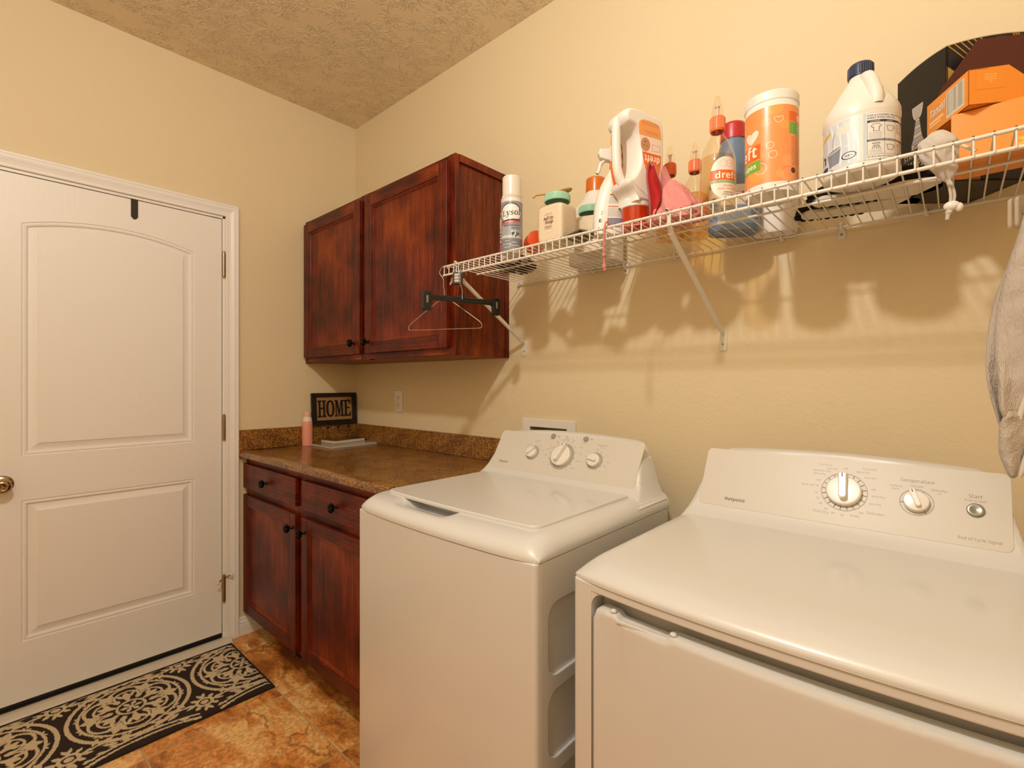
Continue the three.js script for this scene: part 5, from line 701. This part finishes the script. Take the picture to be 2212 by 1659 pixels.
{ // bleach jug
  const x = 2.527, z = 0.318, a = toCam(x, z), j = thing('bleach_jug', 'big white bleach jug with a navy cap standing right of the orange canister', 'jug', [x, ST_, z]);
  mesh('jug_body', lathe([[0, 0.005], [0.052, 0.005], [0.06, 0.001], [0.0655, 0.004], [0.067, 0.010], [0.067, 0.014], [0.0655, 0.018], [0.0655, 0.112], [0.067, 0.116], [0.067, 0.122], [0.0665, 0.133], [0.0625, 0.143], [0.053, 0.158], [0.041, 0.178], [0.030, 0.196], [0.0225, 0.207], [0.0205, 0.212], [0.0205, 0.222], [0, 0.222]], 56), M.hdpe, j);
  const rc = (t, r, y) => [r * Math.sin(a + t), y, r * Math.cos(a + t)];
  mesh('grip', [tube([rc(0.45, 0.016, 0.206), rc(0.45, 0.03, 0.2), rc(0.45, 0.041, 0.184), rc(0.45, 0.05, 0.166), rc(0.45, 0.058, 0.146), rc(0.45, 0.058, 0.13)], 0.012, 40, 14)], M.hdpe, j);
  const ribs = []; for (let i = 0; i < 36; i++) { const t = i * Math.PI / 18; ribs.push(rod([0.0222 * Math.cos(t), 0.218, 0.0222 * Math.sin(t)], [0.0218 * Math.cos(t), 0.238, 0.0218 * Math.sin(t)], 0.0011, 5)); }
  mesh('cap', [lathe([[0.0205, 0.214], [0.0222, 0.215], [0.0218, 0.238], [0.02, 0.2415], [0, 0.242]], 40), ...ribs], phys(0x1d2a4e, 0.4, { clearcoat: 0.3 }), j);
  const tex = canvasTex(2048, 560, (g, w, h) => { g.fillStyle = '#e9e6e2'; g.fillRect(0, 0, w, h); const cx = w * 0.5; g.fillStyle = '#cfdbe6'; g.fillRect(cx - 620, 10, 640, h - 20); g.strokeStyle = 'rgba(240,244,248,0.8)'; g.lineWidth = 18; for (let k = 0; k < 9; k++) { g.beginPath(); g.moveTo(cx - 520 + 70 * k, 20); g.quadraticCurveTo(cx - 460 + 70 * k, 240, cx - 540 + 80 * k, 540); g.stroke(); } g.fillStyle = '#e2c04a'; g.beginPath(); g.moveTo(cx - 620, 180); g.lineTo(cx - 250, 60); g.lineTo(cx - 250, 110); g.lineTo(cx - 620, 240); g.fill(); g.fillStyle = '#e8e3db'; g.beginPath(); g.ellipse(cx - 60, 100, 130, 60, -0.25, 0, 7); g.fill(); g.strokeStyle = '#5e6672'; g.lineWidth = 14; g.beginPath(); g.moveTo(cx - 190, 110); g.quadraticCurveTo(cx - 225, 160, cx - 215, 340); g.stroke(); g.strokeStyle = '#d8e0e6'; g.lineWidth = 6; g.stroke();
    g.fillStyle = 'rgba(120,130,146,0.85)'; g.beginPath(); g.moveTo(cx - 300, 330); g.lineTo(cx - 130, 300); g.lineTo(cx - 150, 500); g.lineTo(cx - 265, 520); g.fill(); g.strokeStyle = '#f2f4f4'; g.lineWidth = 9; g.beginPath(); g.ellipse(cx - 215, 316, 88, 26, -0.15, 0, 7); g.stroke(); g.beginPath(); g.arc(cx - 105, 370, 52, -1.5, 1.5); g.stroke(); g.fillStyle = '#28355c'; g.beginPath(); g.ellipse(cx - 60, 450, 66, 46, 0, 0, 7); g.fill(); g.fillStyle = '#f0eef0'; g.beginPath(); g.ellipse(cx - 60, 450, 54, 36, 0, 0, 7); g.fill(); g.fillStyle = '#28355c'; g.font = 'bold 40px sans-serif'; g.textAlign = 'center'; g.fillText('HE+', cx - 60, 464); g.font = 'bold 190px sans-serif'; g.textAlign = 'right'; g.fillText('bleach', cx - 310, 440); g.fillRect(cx - 700, 480, 410, 50);
    const X0 = cx + 90, X1 = cx + 560; g.fillStyle = '#c9d6e2'; g.fillRect(X0 - 30, 0, X1 - X0 + 60, h); g.fillStyle = '#eceae6'; g.fillRect(X0 - 8, 8, X1 - X0 + 16, h - 16); g.fillStyle = '#20253c'; g.textAlign = 'left'; g.font = 'bold 26px sans-serif'; g.fillText('FOR A CLEANER, FRESHER HOUSEHOLD', X0, 46); g.fillText('DIRECTIONS FOR USE:', X0, 76); g.fillStyle = '#232c50'; g.fillRect(X0, 92, X1 - X0, 28); g.fillRect(X0, 320, X1 - X0, 24); g.fillStyle = '#fff'; g.font = '20px sans-serif'; ['LAUNDRY', 'SCOOP', 'SIZE'].forEach((t, k) => g.fillText(t, X0 + 24 + 150 * k, 113)); g.fillText('FOR CLEANING AND DEODORIZING', X0 + 10, 339); g.strokeStyle = '#3a3d48'; g.lineWidth = 3; for (const q of [0, 150, 270, 390, 470]) { g.beginPath(); g.moveTo(X0 + q, 120); g.lineTo(X0 + q, 500); g.stroke(); } g.beginPath(); g.moveTo(X0, 500); g.lineTo(X1, 500); g.stroke(); g.lineWidth = 5;
    g.beginPath(); [[55, 140], [30, 165], [45, 182], [52, 176], [52, 225], [100, 225], [100, 176], [108, 182], [122, 165], [98, 140]].forEach((p, i) => (i ? g.lineTo(X0 + p[0], p[1]) : g.moveTo(X0 + p[0], p[1]))); g.closePath(); g.stroke(); lorem(g, X0 + 14, 232, 120, 80, 15, '#3a3d48'); g.strokeRect(X0 + 290, 150, 80, 90); g.beginPath(); g.arc(X0 + 330, 200, 28, 0, 7); g.stroke(); for (const y of [165, 390]) { g.beginPath(); g.moveTo(X0 + 172, y); g.lineTo(X0 + 246, y); g.lineTo(X0 + 236, y + 60); g.lineTo(X0 + 184, y + 60); g.closePath(); g.stroke(); g.beginPath(); g.arc(X0 + 248, y + 22, 14, -1.5, 1.5); g.stroke(); } g.beginPath(); g.ellipse(X0 + 75, 375, 34, 12, 0, Math.PI, 0); g.closePath(); g.stroke(); for (let k = 0; k < 5; k++) { g.beginPath(); g.moveTo(X0 + 55 + 10 * k, 388); g.lineTo(X0 + 40 + 18 * k, 438); g.stroke(); } lorem(g, X0 + 14, 440, 120, 54, 15, '#3a3d48'); g.beginPath(); g.moveTo(X0 + 300, 390); g.lineTo(X0 + 308, 480); g.lineTo(X0 + 352, 480); g.lineTo(X0 + 360, 390); g.closePath(); g.stroke(); g.beginPath(); g.ellipse(X0 + 330, 388, 30, 24, 0, Math.PI, 0); g.stroke(); lorem(g, X0 + 395, 130, 74, 180, 17, '#3a3d48'); lorem(g, X0 + 395, 350, 74, 140, 17, '#3a3d48'); g.fillStyle = '#20253c'; g.font = 'bold 20px sans-serif'; g.fillText('DO NOT USE THIS PRODUCT FULL STRENGTH', X0, 534, 460); });
  j.add(around(0.0659, 0.019, 0.111, tex, a - 0.12));
}
{ // pair of slippers
  const fuzz = std(0x1d1814, 1, { bumpMap: M.tiles[0].bumpMap, bumpScale: 0.012 }), sole = std(new THREE.Color().setRGB(0.74, 0.68, 0.58), 0.7);
  const mk = (label, x, z, ry) => { const s = thing('slipper', label, 'slipper', [x, ST_, z], ry, undefined);
    const sh = new THREE.Shape(); const pts = new THREE.CatmullRomCurve3([[0.125, 0], [0.112, 0.03], [0.07, 0.042], [0.0, 0.034], [-0.06, 0.03], [-0.1, 0.028], [-0.115, 0], [-0.1, -0.028], [-0.06, -0.03], [0.0, -0.034], [0.07, -0.04], [0.112, -0.028]].map((p) => V([p[0], p[1], 0])), true).getPoints(60); pts.forEach((p, i) => (i ? sh.lineTo(p.x, p.y) : sh.moveTo(p.x, p.y)));
    mesh('sole', ext(sh, 0.012, 0.004, 3).rotateX(-Math.PI / 2), sole, s);
    const g = loft(smoothS([{ y: 0.010, x: -0.012, a: 0.112, b: 0.038, n: 2.4 }, { y: 0.02, x: -0.012, a: 0.112, b: 0.042, n: 2.3 }, { y: 0.036, x: -0.005, a: 0.1, b: 0.036 }, { y: 0.05, x: 0.02, a: 0.06, b: 0.024 }, { y: 0.056, x: 0.03, a: 0.02, b: 0.01 }], 6), 60), q = g.attributes.position; for (let i = 0; i < q.count; i++) { const f = 1 + 0.16 * (fbm(q.getX(i) * 8 + 3, q.getZ(i) * 8 + q.getY(i) * 9 + 3, 40, 40, 3, 7) - 0.5); q.setXYZ(i, q.getX(i) * f, q.getY(i), q.getZ(i) * f); } g.computeVertexNormals(); mesh('fuzzy_upper', g, fuzz, s);
    const fr = []; for (let k = 0; k < 26; k++) { const t = k / 26; fr.push(ball(-0.122 + 0.15 * t, 0.010 + 0.004 * Math.sin(k * 2.1), 0.034 * Math.sin(0.6 + k * 0.05) * (k % 2 ? 1 : 1) * -1, 0.010, 0.009, 0.010, 8, 6)); } mesh('fuzzy_trim', fr, fuzz, s); };
  mk('dark fuzzy slipper with a pale sole lying along the wall behind the bleach jug', 2.495, 0.12, 0.16); mk('second dark fuzzy slipper with a pale sole lying closer behind the bleach jug', 2.535, 0.203, 0.2);
}
{ // printed carton
  const c = thing('printed_carton', 'tall black and gold champions carton with a trophy print standing behind the orange boxes', 'carton', [2.66, ST_, 0.21]);
  const uL = [-0.64, -0.77], uR = [0.77, -0.64], LL = 0.135, LR = 0.16, t = 0.0028;
  const L = canvasTex(420, 880, (g, w, h) => { g.fillStyle = '#0a0808'; g.fillRect(0, 0, w, h); g.translate(-95, 0); g.fillStyle = '#b9b0a8'; g.strokeStyle = '#d8d0c8'; g.lineWidth = 5; // cup: bowl, collars and barrel
    g.beginPath(); g.moveTo(232, 270); g.lineTo(322, 270); g.quadraticCurveTo(318, 340, 296, 356); g.lineTo(258, 356); g.quadraticCurveTo(234, 338, 232, 270); g.fill(); g.stroke(); const rings = [[262, 292, 356], [258, 296, 378], [254, 300, 402], [249, 305, 428], [244, 310, 456], [238, 316, 486], [224, 330, 520]]; rings.forEach(([a, b, y], i) => { const q = rings[Math.min(6, i + 1)]; g.fillStyle = i % 2 ? '#a9a098' : '#c4bcb4'; g.beginPath(); g.moveTo(a, y); g.lineTo(b, y); g.lineTo(q[1], q[2] + (i === 6 ? 40 : 0)); g.lineTo(q[0], q[2] + (i === 6 ? 40 : 0)); g.closePath(); g.fill(); g.strokeStyle = '#4a4440'; g.lineWidth = 3; g.stroke(); }); g.fillStyle = '#2a2522'; g.font = 'bold 34px sans-serif'; g.textAlign = 'center'; g.fillText('2019', 277, 552); g.fillStyle = '#e4dcd2'; g.font = 'bold 52px sans-serif'; g.fillText('STANLEY CUP', 280, 614, 250); g.font = 'bold 84px sans-serif'; g.fillText('CHAMPIONS', 280, 694, 270); g.strokeStyle = '#b9b0a8'; g.lineWidth = 9; g.beginPath(); g.moveTo(170, 715); g.lineTo(400, 715); g.moveTo(190, 735); g.lineTo(330, 850); g.moveTo(360, 735); g.lineTo(200, 850); g.stroke(); g.fillStyle = '#8d857d'; g.fillRect(240, 760, 80, 60); });
  const Rt = canvasTex(500, 880, (g, w, h) => { g.fillStyle = '#0b0c16'; g.fillRect(0, 0, w, h); g.fillStyle = '#c79a4a'; g.beginPath(); g.moveTo(0, 130); g.lineTo(210, 330); g.lineTo(210, 880); g.lineTo(0, 880); g.fill(); g.fillStyle = '#0b0c16'; g.fillRect(0, 0, 18, 130); g.strokeStyle = '#c9902e'; g.lineWidth = 7; for (let k = 0; k < 6; k++) { g.beginPath(); g.moveTo(10 + 40 * k, 0); g.lineTo(250 + 36 * k, 260); g.stroke(); } g.fillStyle = '#262b4a'; g.beginPath(); g.moveTo(300, 10); g.lineTo(370, 10); g.lineTo(360, 110); g.fill(); for (let k = 0; k < 3; k++) { g.beginPath(); g.moveTo(410 + 16 * k, 0); g.lineTo(470 + 16 * k, 80); g.stroke(); } });
  const blk = std(0x0d0b0c, 0.5), card = std(0xc9b48e, 0.8);
  // front faces look along the outward side of each wall
  const e = [0, 0], l = [uL[0] * LL, uL[1] * LL], r = [uR[0] * LR, uR[1] * LR], b = [l[0] + r[0], l[1] + r[1]];
  const face = (p, q, tex, h0, h1, arch = 0.006) => { const d = [q[0] - p[0], q[1] - p[1]], len = Math.hypot(...d), top = (u) => h0 + (h1 - h0) * u + arch * 4 * u * (1 - u); const lo = [], hi = [], pts = []; for (let i = 0; i <= 16; i++) { lo.push([len * i / 16, 0, 0]); hi.push([len * i / 16, top(i / 16), 0]); pts.push([len * i / 16, top(i / 16)]); }
    const gr = grid([lo, hi]); const bx = ext(poly([[0, 0], [len, 0], ...pts.reverse()]), t).translate(0, 0, -t - 0.0002); const o = new THREE.Group(); o.name = 'carton_wall'; o.position.set(p[0], 0, p[1]); o.rotation.y = Math.atan2(-d[1], d[0]); c.add(o); mesh('board', bx, blk, o); if (tex) mesh('printed_face', gr, phys(0xffffff, 0.45, { map: tex }), o); mesh('cut_edge', tube(hi.map((v) => [v[0], v[1] + 0.0006, -t / 2]), 0.0018, 40, 6), card, o); };
  face(l, e, L, 0.279, 0.276); face(e, r, Rt, 0.276, 0.302); face(r, b, null, 0.302, 0.30); face(b, l, null, 0.30, 0.279);
  const fl = new THREE.Shape(); [e, r, b, l].forEach((p, i) => (i ? fl.lineTo(p[0], -p[1]) : fl.moveTo(p[0], -p[1]))); mesh('carton_floor', ext(fl, 0.003).rotateX(-Math.PI / 2), blk, c);
}
{ // two orange boxes
  const or = phys(0xef8d1c, 0.38, { clearcoat: 0.5, clearcoatRoughness: 0.25 }), inside = std(0x5a2d1c, 0.9);
  const b = thing('dryer_sheet_box', 'orange dryer sheet box lying at the bottom with its large front facing the room', 'box', [2.775, ST_ + 0.0005, 0.255]);
  const bt = canvasTex(1024, 430, (g, w, h) => { g.fillStyle = '#f0921f'; g.fillRect(0, 0, w, h); g.save(); g.translate(0.55 * w, 0.3 * h); g.fillStyle = '#3a4664'; g.font = 'italic bold 150px sans-serif'; g.textAlign = 'left'; g.fillText('Tandil', -w * 0.07 + 6, 26); g.fillStyle = '#efe8e0'; g.fillText('Tandil', -w * 0.07, 20); g.restore(); g.fillStyle = '#f6cf9a'; g.beginPath(); g.roundRect(w * 0.47, h * 0.44, 360, 44, 22); g.fill(); g.fillStyle = '#7a6a5a'; g.font = 'bold 32px sans-serif'; g.fillText('SPRINGTIME', w * 0.5, h * 0.44 + 34); g.fillStyle = '#f4b45a'; g.fillRect(w * 0.47, h * 0.57, 300, 14); g.fillStyle = '#b02a24'; g.beginPath(); g.moveTo(w * 0.62, h); g.lineTo(w * 0.7, h * 0.72); g.lineTo(w, h * 0.66); g.lineTo(w, h); g.fill(); g.fillStyle = '#e7c23a'; for (let k = 0; k < 9; k++) { g.beginPath(); g.ellipse(w * 0.5 + 60 * Math.cos(k * 0.7), h * 0.9 + 50 * Math.sin(k * 0.7), 40, 16, k * 0.7, 0, 7); g.fill(); } g.fillStyle = '#2d2a20'; g.font = 'bold 30px sans-serif'; g.fillText('80', w * 0.48, h * 0.93); g.fillStyle = '#f3d8c8'; g.font = 'bold 28px sans-serif'; g.fillText('SHEETS', w * 0.75, h * 0.9); });
  mesh('carton', box(-0.108, 0.108, 0, 0.0865, -0.064, 0.064, 0.0012), or, b); mesh('printed_front', new THREE.PlaneGeometry(0.214, 0.085).translate(0, 0.0432, 0.0644), phys(0xffffff, 0.38, { map: bt, clearcoat: 0.5, clearcoatRoughness: 0.25 }), b);
  const a = thing('opened_box', 'opened orange dryer sheet box lying skewed on top with its flap torn up', 'box', [2.691, ST_ + 0.0882, 0.341]);
  a.rotation.y = Math.atan2(0.50, 0.866); // local x runs along the front, local z towards the room
  const W = 0.2, Dp = 0.122, H = 0.064; const front = poly([[0, 0], [W, 0], [W, 0.045], [0.085, 0.045], [0.062, 0.066], [0, H]]);
  mesh('front_panel', ext(front, 0.0012).translate(0, 0, -0.0012), or, a); mesh('back_panel', box(0, W, 0, H, -Dp, -Dp + 0.0012, 0), or, a); mesh('bottom_panel', box(0, W, 0, 0.0012, -Dp, 0, 0), or, a); mesh('end_panel', box(0, 0.0012, 0, H, -Dp, 0, 0), or, a); mesh('end_panel', box(W - 0.0012, W, 0, H, -Dp, 0, 0), or, a); mesh('top_flap', box(0, 0.03, H - 0.0012, H, -Dp, 0, 0), or, a);
  const lid = mesh('torn_flap', ext(poly([[0.002, 0], [W, 0], [W, 0.118], [0.07, 0.118], [0.012, 0.03]]), 0.0012), inside, a); lid.position.set(0.01, H, -Dp); lid.rotation.x = 0.12; mesh('inner_liner', box(0.03, W - 0.002, 0.004, 0.006, -Dp + 0.002, -0.002, 0), inside, a);
  const st = canvasTex(512, 270, (g, w, h) => { g.fillStyle = '#f0901e'; g.fillRect(0, 0, w, h); g.fillStyle = '#d9d3c8'; g.fillRect(w * 0.5, h * 0.1, w * 0.42, h * 0.8); for (let k = 0; k < 46; k++) { g.fillStyle = k % 3 ? '#77756e' : '#aaa79e'; g.fillRect(w * 0.51 + rr(0, w * 0.39), h * 0.12, rr(1, 4), h * 0.7); } g.save(); g.translate(w * 0.06, h * 0.5); g.fillStyle = '#3a4664'; g.font = 'italic bold 92px sans-serif'; g.fillText('Tandil', 4, 4, w * 0.4); g.fillStyle = '#efe8e0'; g.fillText('Tandil', 0, 0, w * 0.4); g.restore(); g.fillStyle = '#f6cf9a'; g.fillRect(w * 0.06, h * 0.62, w * 0.36, 22); g.fillRect(w * 0.06, h * 0.74, w * 0.3, 14); });
  const sg = mesh('printed_end', new THREE.PlaneGeometry(Dp - 0.002, H - 0.001), phys(0xffffff, 0.38, { map: st, clearcoat: 0.4 }), a); sg.rotation.y = -Math.PI / 2; sg.position.set(-0.0004, H / 2, -Dp / 2);
  const ft = canvasTex(256, 200, (g, w, h) => { g.fillStyle = '#f0901e'; g.fillRect(0, 0, w, h); g.fillStyle = '#f6bf72'; g.font = 'bold 17px sans-serif'; g.textAlign = 'center'; ['PRODUCT OF', 'CANADA FOR', 'HOUSEHOLD', 'USE'].forEach((t, k) => g.fillText(t, w / 2, 60 + 24 * k)); });
  mesh('printed_note', new THREE.PlaneGeometry(0.045, 0.035).translate(0.034, 0.044, 0.0003), phys(0xffffff, 0.38, { map: ft, clearcoat: 0.4 }), a);
}
{ // white drawstring pouch squeezed in the wires
  const x = 2.652, z = 0.372, p = thing('drawstring_pouch', 'crumpled white cloth drawstring pouch hanging through the front wires with a cord lock', 'pouch', [x, ST_, z]); const cloth = std(new THREE.Color().setRGB(0.6, 0.53, 0.46), 0.95);
  const g = loft(smoothS([{ y: -0.052, x: 0.012, a: 0.007, b: 0.006 }, { y: -0.03, x: 0.006, a: 0.016, b: 0.013 }, { y: -0.004, a: 0.024, b: 0.02 }, { y: 0.014, a: 0.028, b: 0.024 }, { y: 0.03, x: -0.004, a: 0.022, b: 0.018 }, { y: 0.042, x: -0.004, a: 0.01, b: 0.008 }], 6), 56), q = g.attributes.position; for (let i = 0; i < q.count; i++) { const X = q.getX(i), Y = q.getY(i), Z = q.getZ(i), f = 1 + 0.6 * (fbm(X * 7 + 3 + Y * 4, Z * 7 + 3 + Y * 3, 12, 12, 4, 31) - 0.5); q.setXYZ(i, X * f, Y, Z * f); } g.computeVertexNormals();
  mesh('pouch_body', g, cloth, p); mesh('cord', [tube([[0.012, -0.05, 0.004], [0.017, -0.065, 0.008], [0.02, -0.082, 0.008], [0.018, -0.097, 0.008]], 0.0024, 24), tube([[0.009, -0.05, 0.006], [0.013, -0.066, 0.01], [0.015, -0.083, 0.01], [0.014, -0.097, 0.01]], 0.0024, 24)], cloth, p);
  mesh('cord_lock', [ball(0.016, -0.1, 0.009, 0.0115, 0.0085, 0.007), ball(0.026, -0.104, 0.007, 0.006, 0.008, 0.006)], M.knobwhite, p); mesh('cord_end', [ball(0.0125, -0.111, 0.009, 0.0055, 0.005, 0.005), rod([0.012, -0.112, 0.009], [0.010, -0.124, 0.009], 0.004, 8, 0.003)], cloth, p);
  mesh('toggle', rod([0.03, -0.004, 0.03], [0.047, -0.02, 0.034], 0.0028, 8), M.cream, p);
}
// ---------------------------------------------------------------- things hanging from the shelf
{ // black clip hanger, hung across the lip rail
  const h = thing('clip_hanger', 'black plastic clip hanger with two pinch clips hanging from the front rail', 'hanger', [1.416, 1.545, 0.422], Math.atan2(0.266, 0.08)); const blk = phys(0x080706, 0.3, { clearcoat: 0.3 });
  mesh('bar', [rod([-0.13, 0.0, 0], [0.13, 0.0, 0], 0.0085, 14), box(-0.125, 0.125, -0.011, 0.004, -0.0035, 0.0035, 0.002), rod([0, 0.0, 0], [0, 0.022, 0], 0.011, 12, 0.005)], blk, h);
  mesh('hook', tube([[0, 0.02, 0], [-0.002, 0.035, 0], [-0.012, 0.06, 0], [-0.014, 0.085, 0], [-0.008, 0.1, 0], [0.002, 0.104, 0], [0.012, 0.098, 0], [0.016, 0.085, 0]], 0.0019, 50), M.steel, h);
  for (const s of [-1, 1]) { const c = new THREE.Group(); c.name = 'clip'; c.position.set(s * 0.131, -0.012, 0); h.add(c); for (const q of [-1, 1]) mesh('jaw', ext(rrect(-0.0145, -0.034, 0.0145, 0.028, 0.007), 0.006, 0.002).translate(0, 0, q * 0.0055 - 0.003), blk, c); mesh('spring_plate', box(-0.0035, 0.0035, -0.010, 0.014, -0.0092, 0.0092, 0.001), M.steel, c); }
}
{
  const h = thing('wire_hanger', 'thin silver wire hanger with a twisted neck hanging at the shelf end', 'hanger', [1.334, 1.45, 0.434], Math.atan2(0.133, 0.241)); const r = 0.0013;
  const st = std(0xb8a898, 0.3, { metalness: 0.8 });
  mesh('frame', tube([[0, 0.106, 0], [-0.03, 0.092, 0], [-0.12, 0.026, 0], [-0.136, 0.008, 0], [-0.134, 0.0, 0], [-0.12, -0.003, 0], [0, -0.002, 0], [0.125, -0.001, 0], [0.138, 0.004, 0], [0.134, 0.018, 0], [0.11, 0.037, 0], [0.03, 0.094, 0], [0, 0.106, 0]], r, 160, 6, false, 0.35), st, h);
  const tw = [], tw2 = []; for (let i = 0; i <= 24; i++) { const a = i * 0.9; tw.push([0.0016 * Math.cos(a), 0.104 + 0.03 * i / 24, 0.0016 * Math.sin(a)]); tw2.push([-0.0016 * Math.cos(a), 0.104 + 0.03 * i / 24, -0.0016 * Math.sin(a)]); }
  mesh('twisted_neck', [tube(tw, r, 60, 5), tube(tw2, r, 60, 5)], st, h);
  mesh('hook', tube([[0, 0.132, 0], [-0.003, 0.15, 0], [-0.004, 0.175, 0], [-0.014, 0.19, 0], [-0.018, 0.2, 0], [-0.008, 0.218, 0], [0.006, 0.222, 0], [0.014, 0.21, 0]], r, 50, 6), st, h);
}
{
  const k = thing('key_fob', 'black car key fob with three grey buttons hanging from the front rail by its ring', 'key fob', [1.402, 1.643, 0.431], 0.55);
  const G = (g) => g; mesh('fob_shell', ext(rrect(-0.0175, -0.047, 0.0175, -0.003, 0.007), 0.011, 0.003, 3).translate(0, 0, -0.0045), phys(0x0b0a0a, 0.3, { clearcoat: 0.4 }), k);
  for (let i = 0; i < 3; i++) { mesh('button', box(-0.0105, 0.0105, -0.0175 - 0.0105 * i, -0.0085 - 0.0105 * i, 0.0055, 0.0077, 0.0015), std(0xc9c3b8, 0.5), k); }
  mesh('key_ring', new THREE.TorusGeometry(0.012, 0.0011, 8, 40).rotateY(1.2).translate(-0.002, 0.0, 0.0), M.steel, k);
  const ks = thing('key_bunch', 'small bunch of worn metal keys and a grey round tag hanging beside the key fob', 'keys', [1.362, 1.64, 0.412], 0.4);
  mesh('round_tag', [rod([0, -0.018, -0.0012], [0, -0.018, 0.0012], 0.0125, 24)].map((g) => g), std(0x8d8676, 0.4, { metalness: 0.6 }), ks);
  const key = (n, rz, px) => { const sh = new THREE.Shape(); sh.absarc(0, -0.009, 0.009, -1.2, Math.PI + 1.2, false); [[-0.0035, -0.02], [-0.0035, -0.046], [0, -0.05], [0.003, -0.047], [0.0018, -0.043], [0.0035, -0.039], [0.0018, -0.034], [0.0035, -0.03], [0.0035, -0.02]].forEach((p) => sh.lineTo(...p)); const m = mesh(n, ext(sh, 0.002, 0.0003), M.steel, ks); m.rotation.z = rz; m.rotation.y = 0.5; m.position.set(px, 0.004, 0.006); return m; };
  key('key', 0.25, 0.016); key('key', -0.5, 0.012); key('key', 1.1, -0.004);
  mesh('fob_strap', [tube([[0.012, 0.022, -0.01], [0.018, 0.03, 0], [0.02, 0.02, 0.01], [0.016, 0.004, 0.008]], 0.004, 20), box(-0.012, 0.006, 0.004, 0.026, -0.014, -0.002, 0.003)], std(0x241a14, 0.6), ks);
  mesh('key_ring', new THREE.TorusGeometry(0.011, 0.001, 8, 36).rotateY(0.9).translate(0.006, 0.004, 0.004), M.steel, ks);
}
{ // grey fleece garment on a clear clip hanger at the right edge
  const g0 = thing('fleece_garment', 'pale grey fleece garment with piped edges hanging above the dryer at the right', 'garment', [2.76, 1.107, 0.42]);
  const fl = std(new THREE.Color().setRGB(0.55, 0.48, 0.41), 1, { bumpMap: M.tiles[0].bumpMap, bumpScale: 0.004 }), pipe = std(new THREE.Color().setRGB(0.72, 0.64, 0.56), 0.95);
  // lobe: left and right borders along the height, padded thickness
  const lobe = (name, bord, zc, th, mat) => { const rows = []; const B = bord.map((b) => [b[0] - 2.76, b[1] - 2.76, b[2] - 1.107]); const cl = new THREE.CatmullRomCurve3(B.map((b) => V([b[0], b[2], 0]))).getPoints(50), cr = new THREE.CatmullRomCurve3(B.map((b) => V([b[1], b[2], 0]))).getPoints(50); const n = 20;
    for (let j = 0; j <= 50; j++) { const row = []; for (let i = 0; i <= n * 2; i++) { const side = i <= n ? 1 : -1, u = i <= n ? i / n : 2 - i / n; const w = Math.sqrt(Math.max(0, 1 - Math.pow(2 * u - 1, 4))) * Math.min(1, Math.min(j, 50 - j) / 5 + 0.15); const x = cl[j].x + (cr[j].x - cl[j].x) * u, y = cl[j].y + (cr[j].y - cl[j].y) * u; row.push([x, y, zc - 0.42 + side * th * w * (1 + 0.5 * (fbm(x * 6 + 3, y * 5 + 1, 9, 9, 3, 61) - 0.5)) + 0.010 * Math.sin(y * 17 + u * 4)]); } rows.push(row); }
    mesh(name, grid(rows.reverse(), true), mat, g0); mesh('piping', tube(cr.filter((_, i) => i % 3 === 0).map((p) => [p.x, p.y, zc - 0.42 + 0.006]), 0.0042, 60), pipe, g0); };
  lobe('upper_panel', [[2.757, 2.815, 1.545], [2.748, 2.81, 1.5], [2.737, 2.80, 1.455], [2.728, 2.79, 1.41], [2.722, 2.785, 1.36], [2.722, 2.772, 1.31], [2.725, 2.763, 1.26], [2.727, 2.752, 1.215], [2.735, 2.748, 1.195]], 0.42, 0.016, fl);
  lobe('back_panel', [[2.75, 2.79, 1.5], [2.722, 2.77, 1.4], [2.711, 2.75, 1.30], [2.714, 2.742, 1.25], [2.722, 2.74, 1.21], [2.731, 2.738, 1.17]], 0.40, 0.010, fl);
  lobe('lower_panel', [[2.735, 2.765, 1.215], [2.727, 2.768, 1.195], [2.725, 2.764, 1.17], [2.726, 2.758, 1.145], [2.733, 2.752, 1.12], [2.738, 2.747, 1.107]], 0.425, 0.012, fl);
  lobe('far_panel', [[2.80, 2.90, 1.54], [2.795, 2.92, 1.42], [2.775, 2.92, 1.3], [2.765, 2.92, 1.2], [2.77, 2.9, 1.16]], 0.39, 0.014, fl);
  const h = thing('clear_hanger', 'clear plastic clip hanger with a metal hook holding the grey fleece garment', 'hanger', [2.772, 1.6, 0.426], 0.9); const clear = phys(0xf0e6d2, 0.15, { transmission: 0.6, thickness: 0, ior: 1.45 });
  for (const [px, py] of [[0.006, -0.035], [0.0, 0.0]]) { const c = new THREE.Group(); c.name = 'clip'; c.position.set(px * 1.0, py, px ? -0.03 : 0); h.add(c); for (const q of [-1, 1]) mesh('jaw', ext(rrect(-0.016, -0.05, 0.016, 0.0, 0.006), 0.006, 0.002).translate(0.0, 0, q * 0.005 - 0.003), clear, c); mesh('spring', [rod([-0.006, -0.018, 0], [0.006, -0.018, 0], 0.006, 10), rod([-0.009, -0.03, 0.009], [0.009, -0.03, 0.009], 0.0015, 6)], M.steel, c); }
  mesh('bar', rod([-0.01, -0.004, 0], [0.26, 0.004, 0], 0.007, 12), clear, h); const k2 = new THREE.Group(); k2.name = 'clip'; k2.position.set(0.25, 0, 0); h.add(k2); for (const q of [-1, 1]) mesh('jaw', ext(rrect(-0.016, -0.05, 0.016, 0.0, 0.006), 0.006, 0.002).translate(0, 0, q * 0.005 - 0.003), clear, k2);
  mesh('hook', tube([[0.02, 0.004, 0], [0.02, 0.045, 0], [0.006, 0.062, 0], [0.004, 0.075, 0], [0.014, 0.088, 0], [0.026, 0.084, 0], [0.03, 0.07, 0]], 0.0021, 50), M.steel, h);
}
renderer.render(scene, camera);
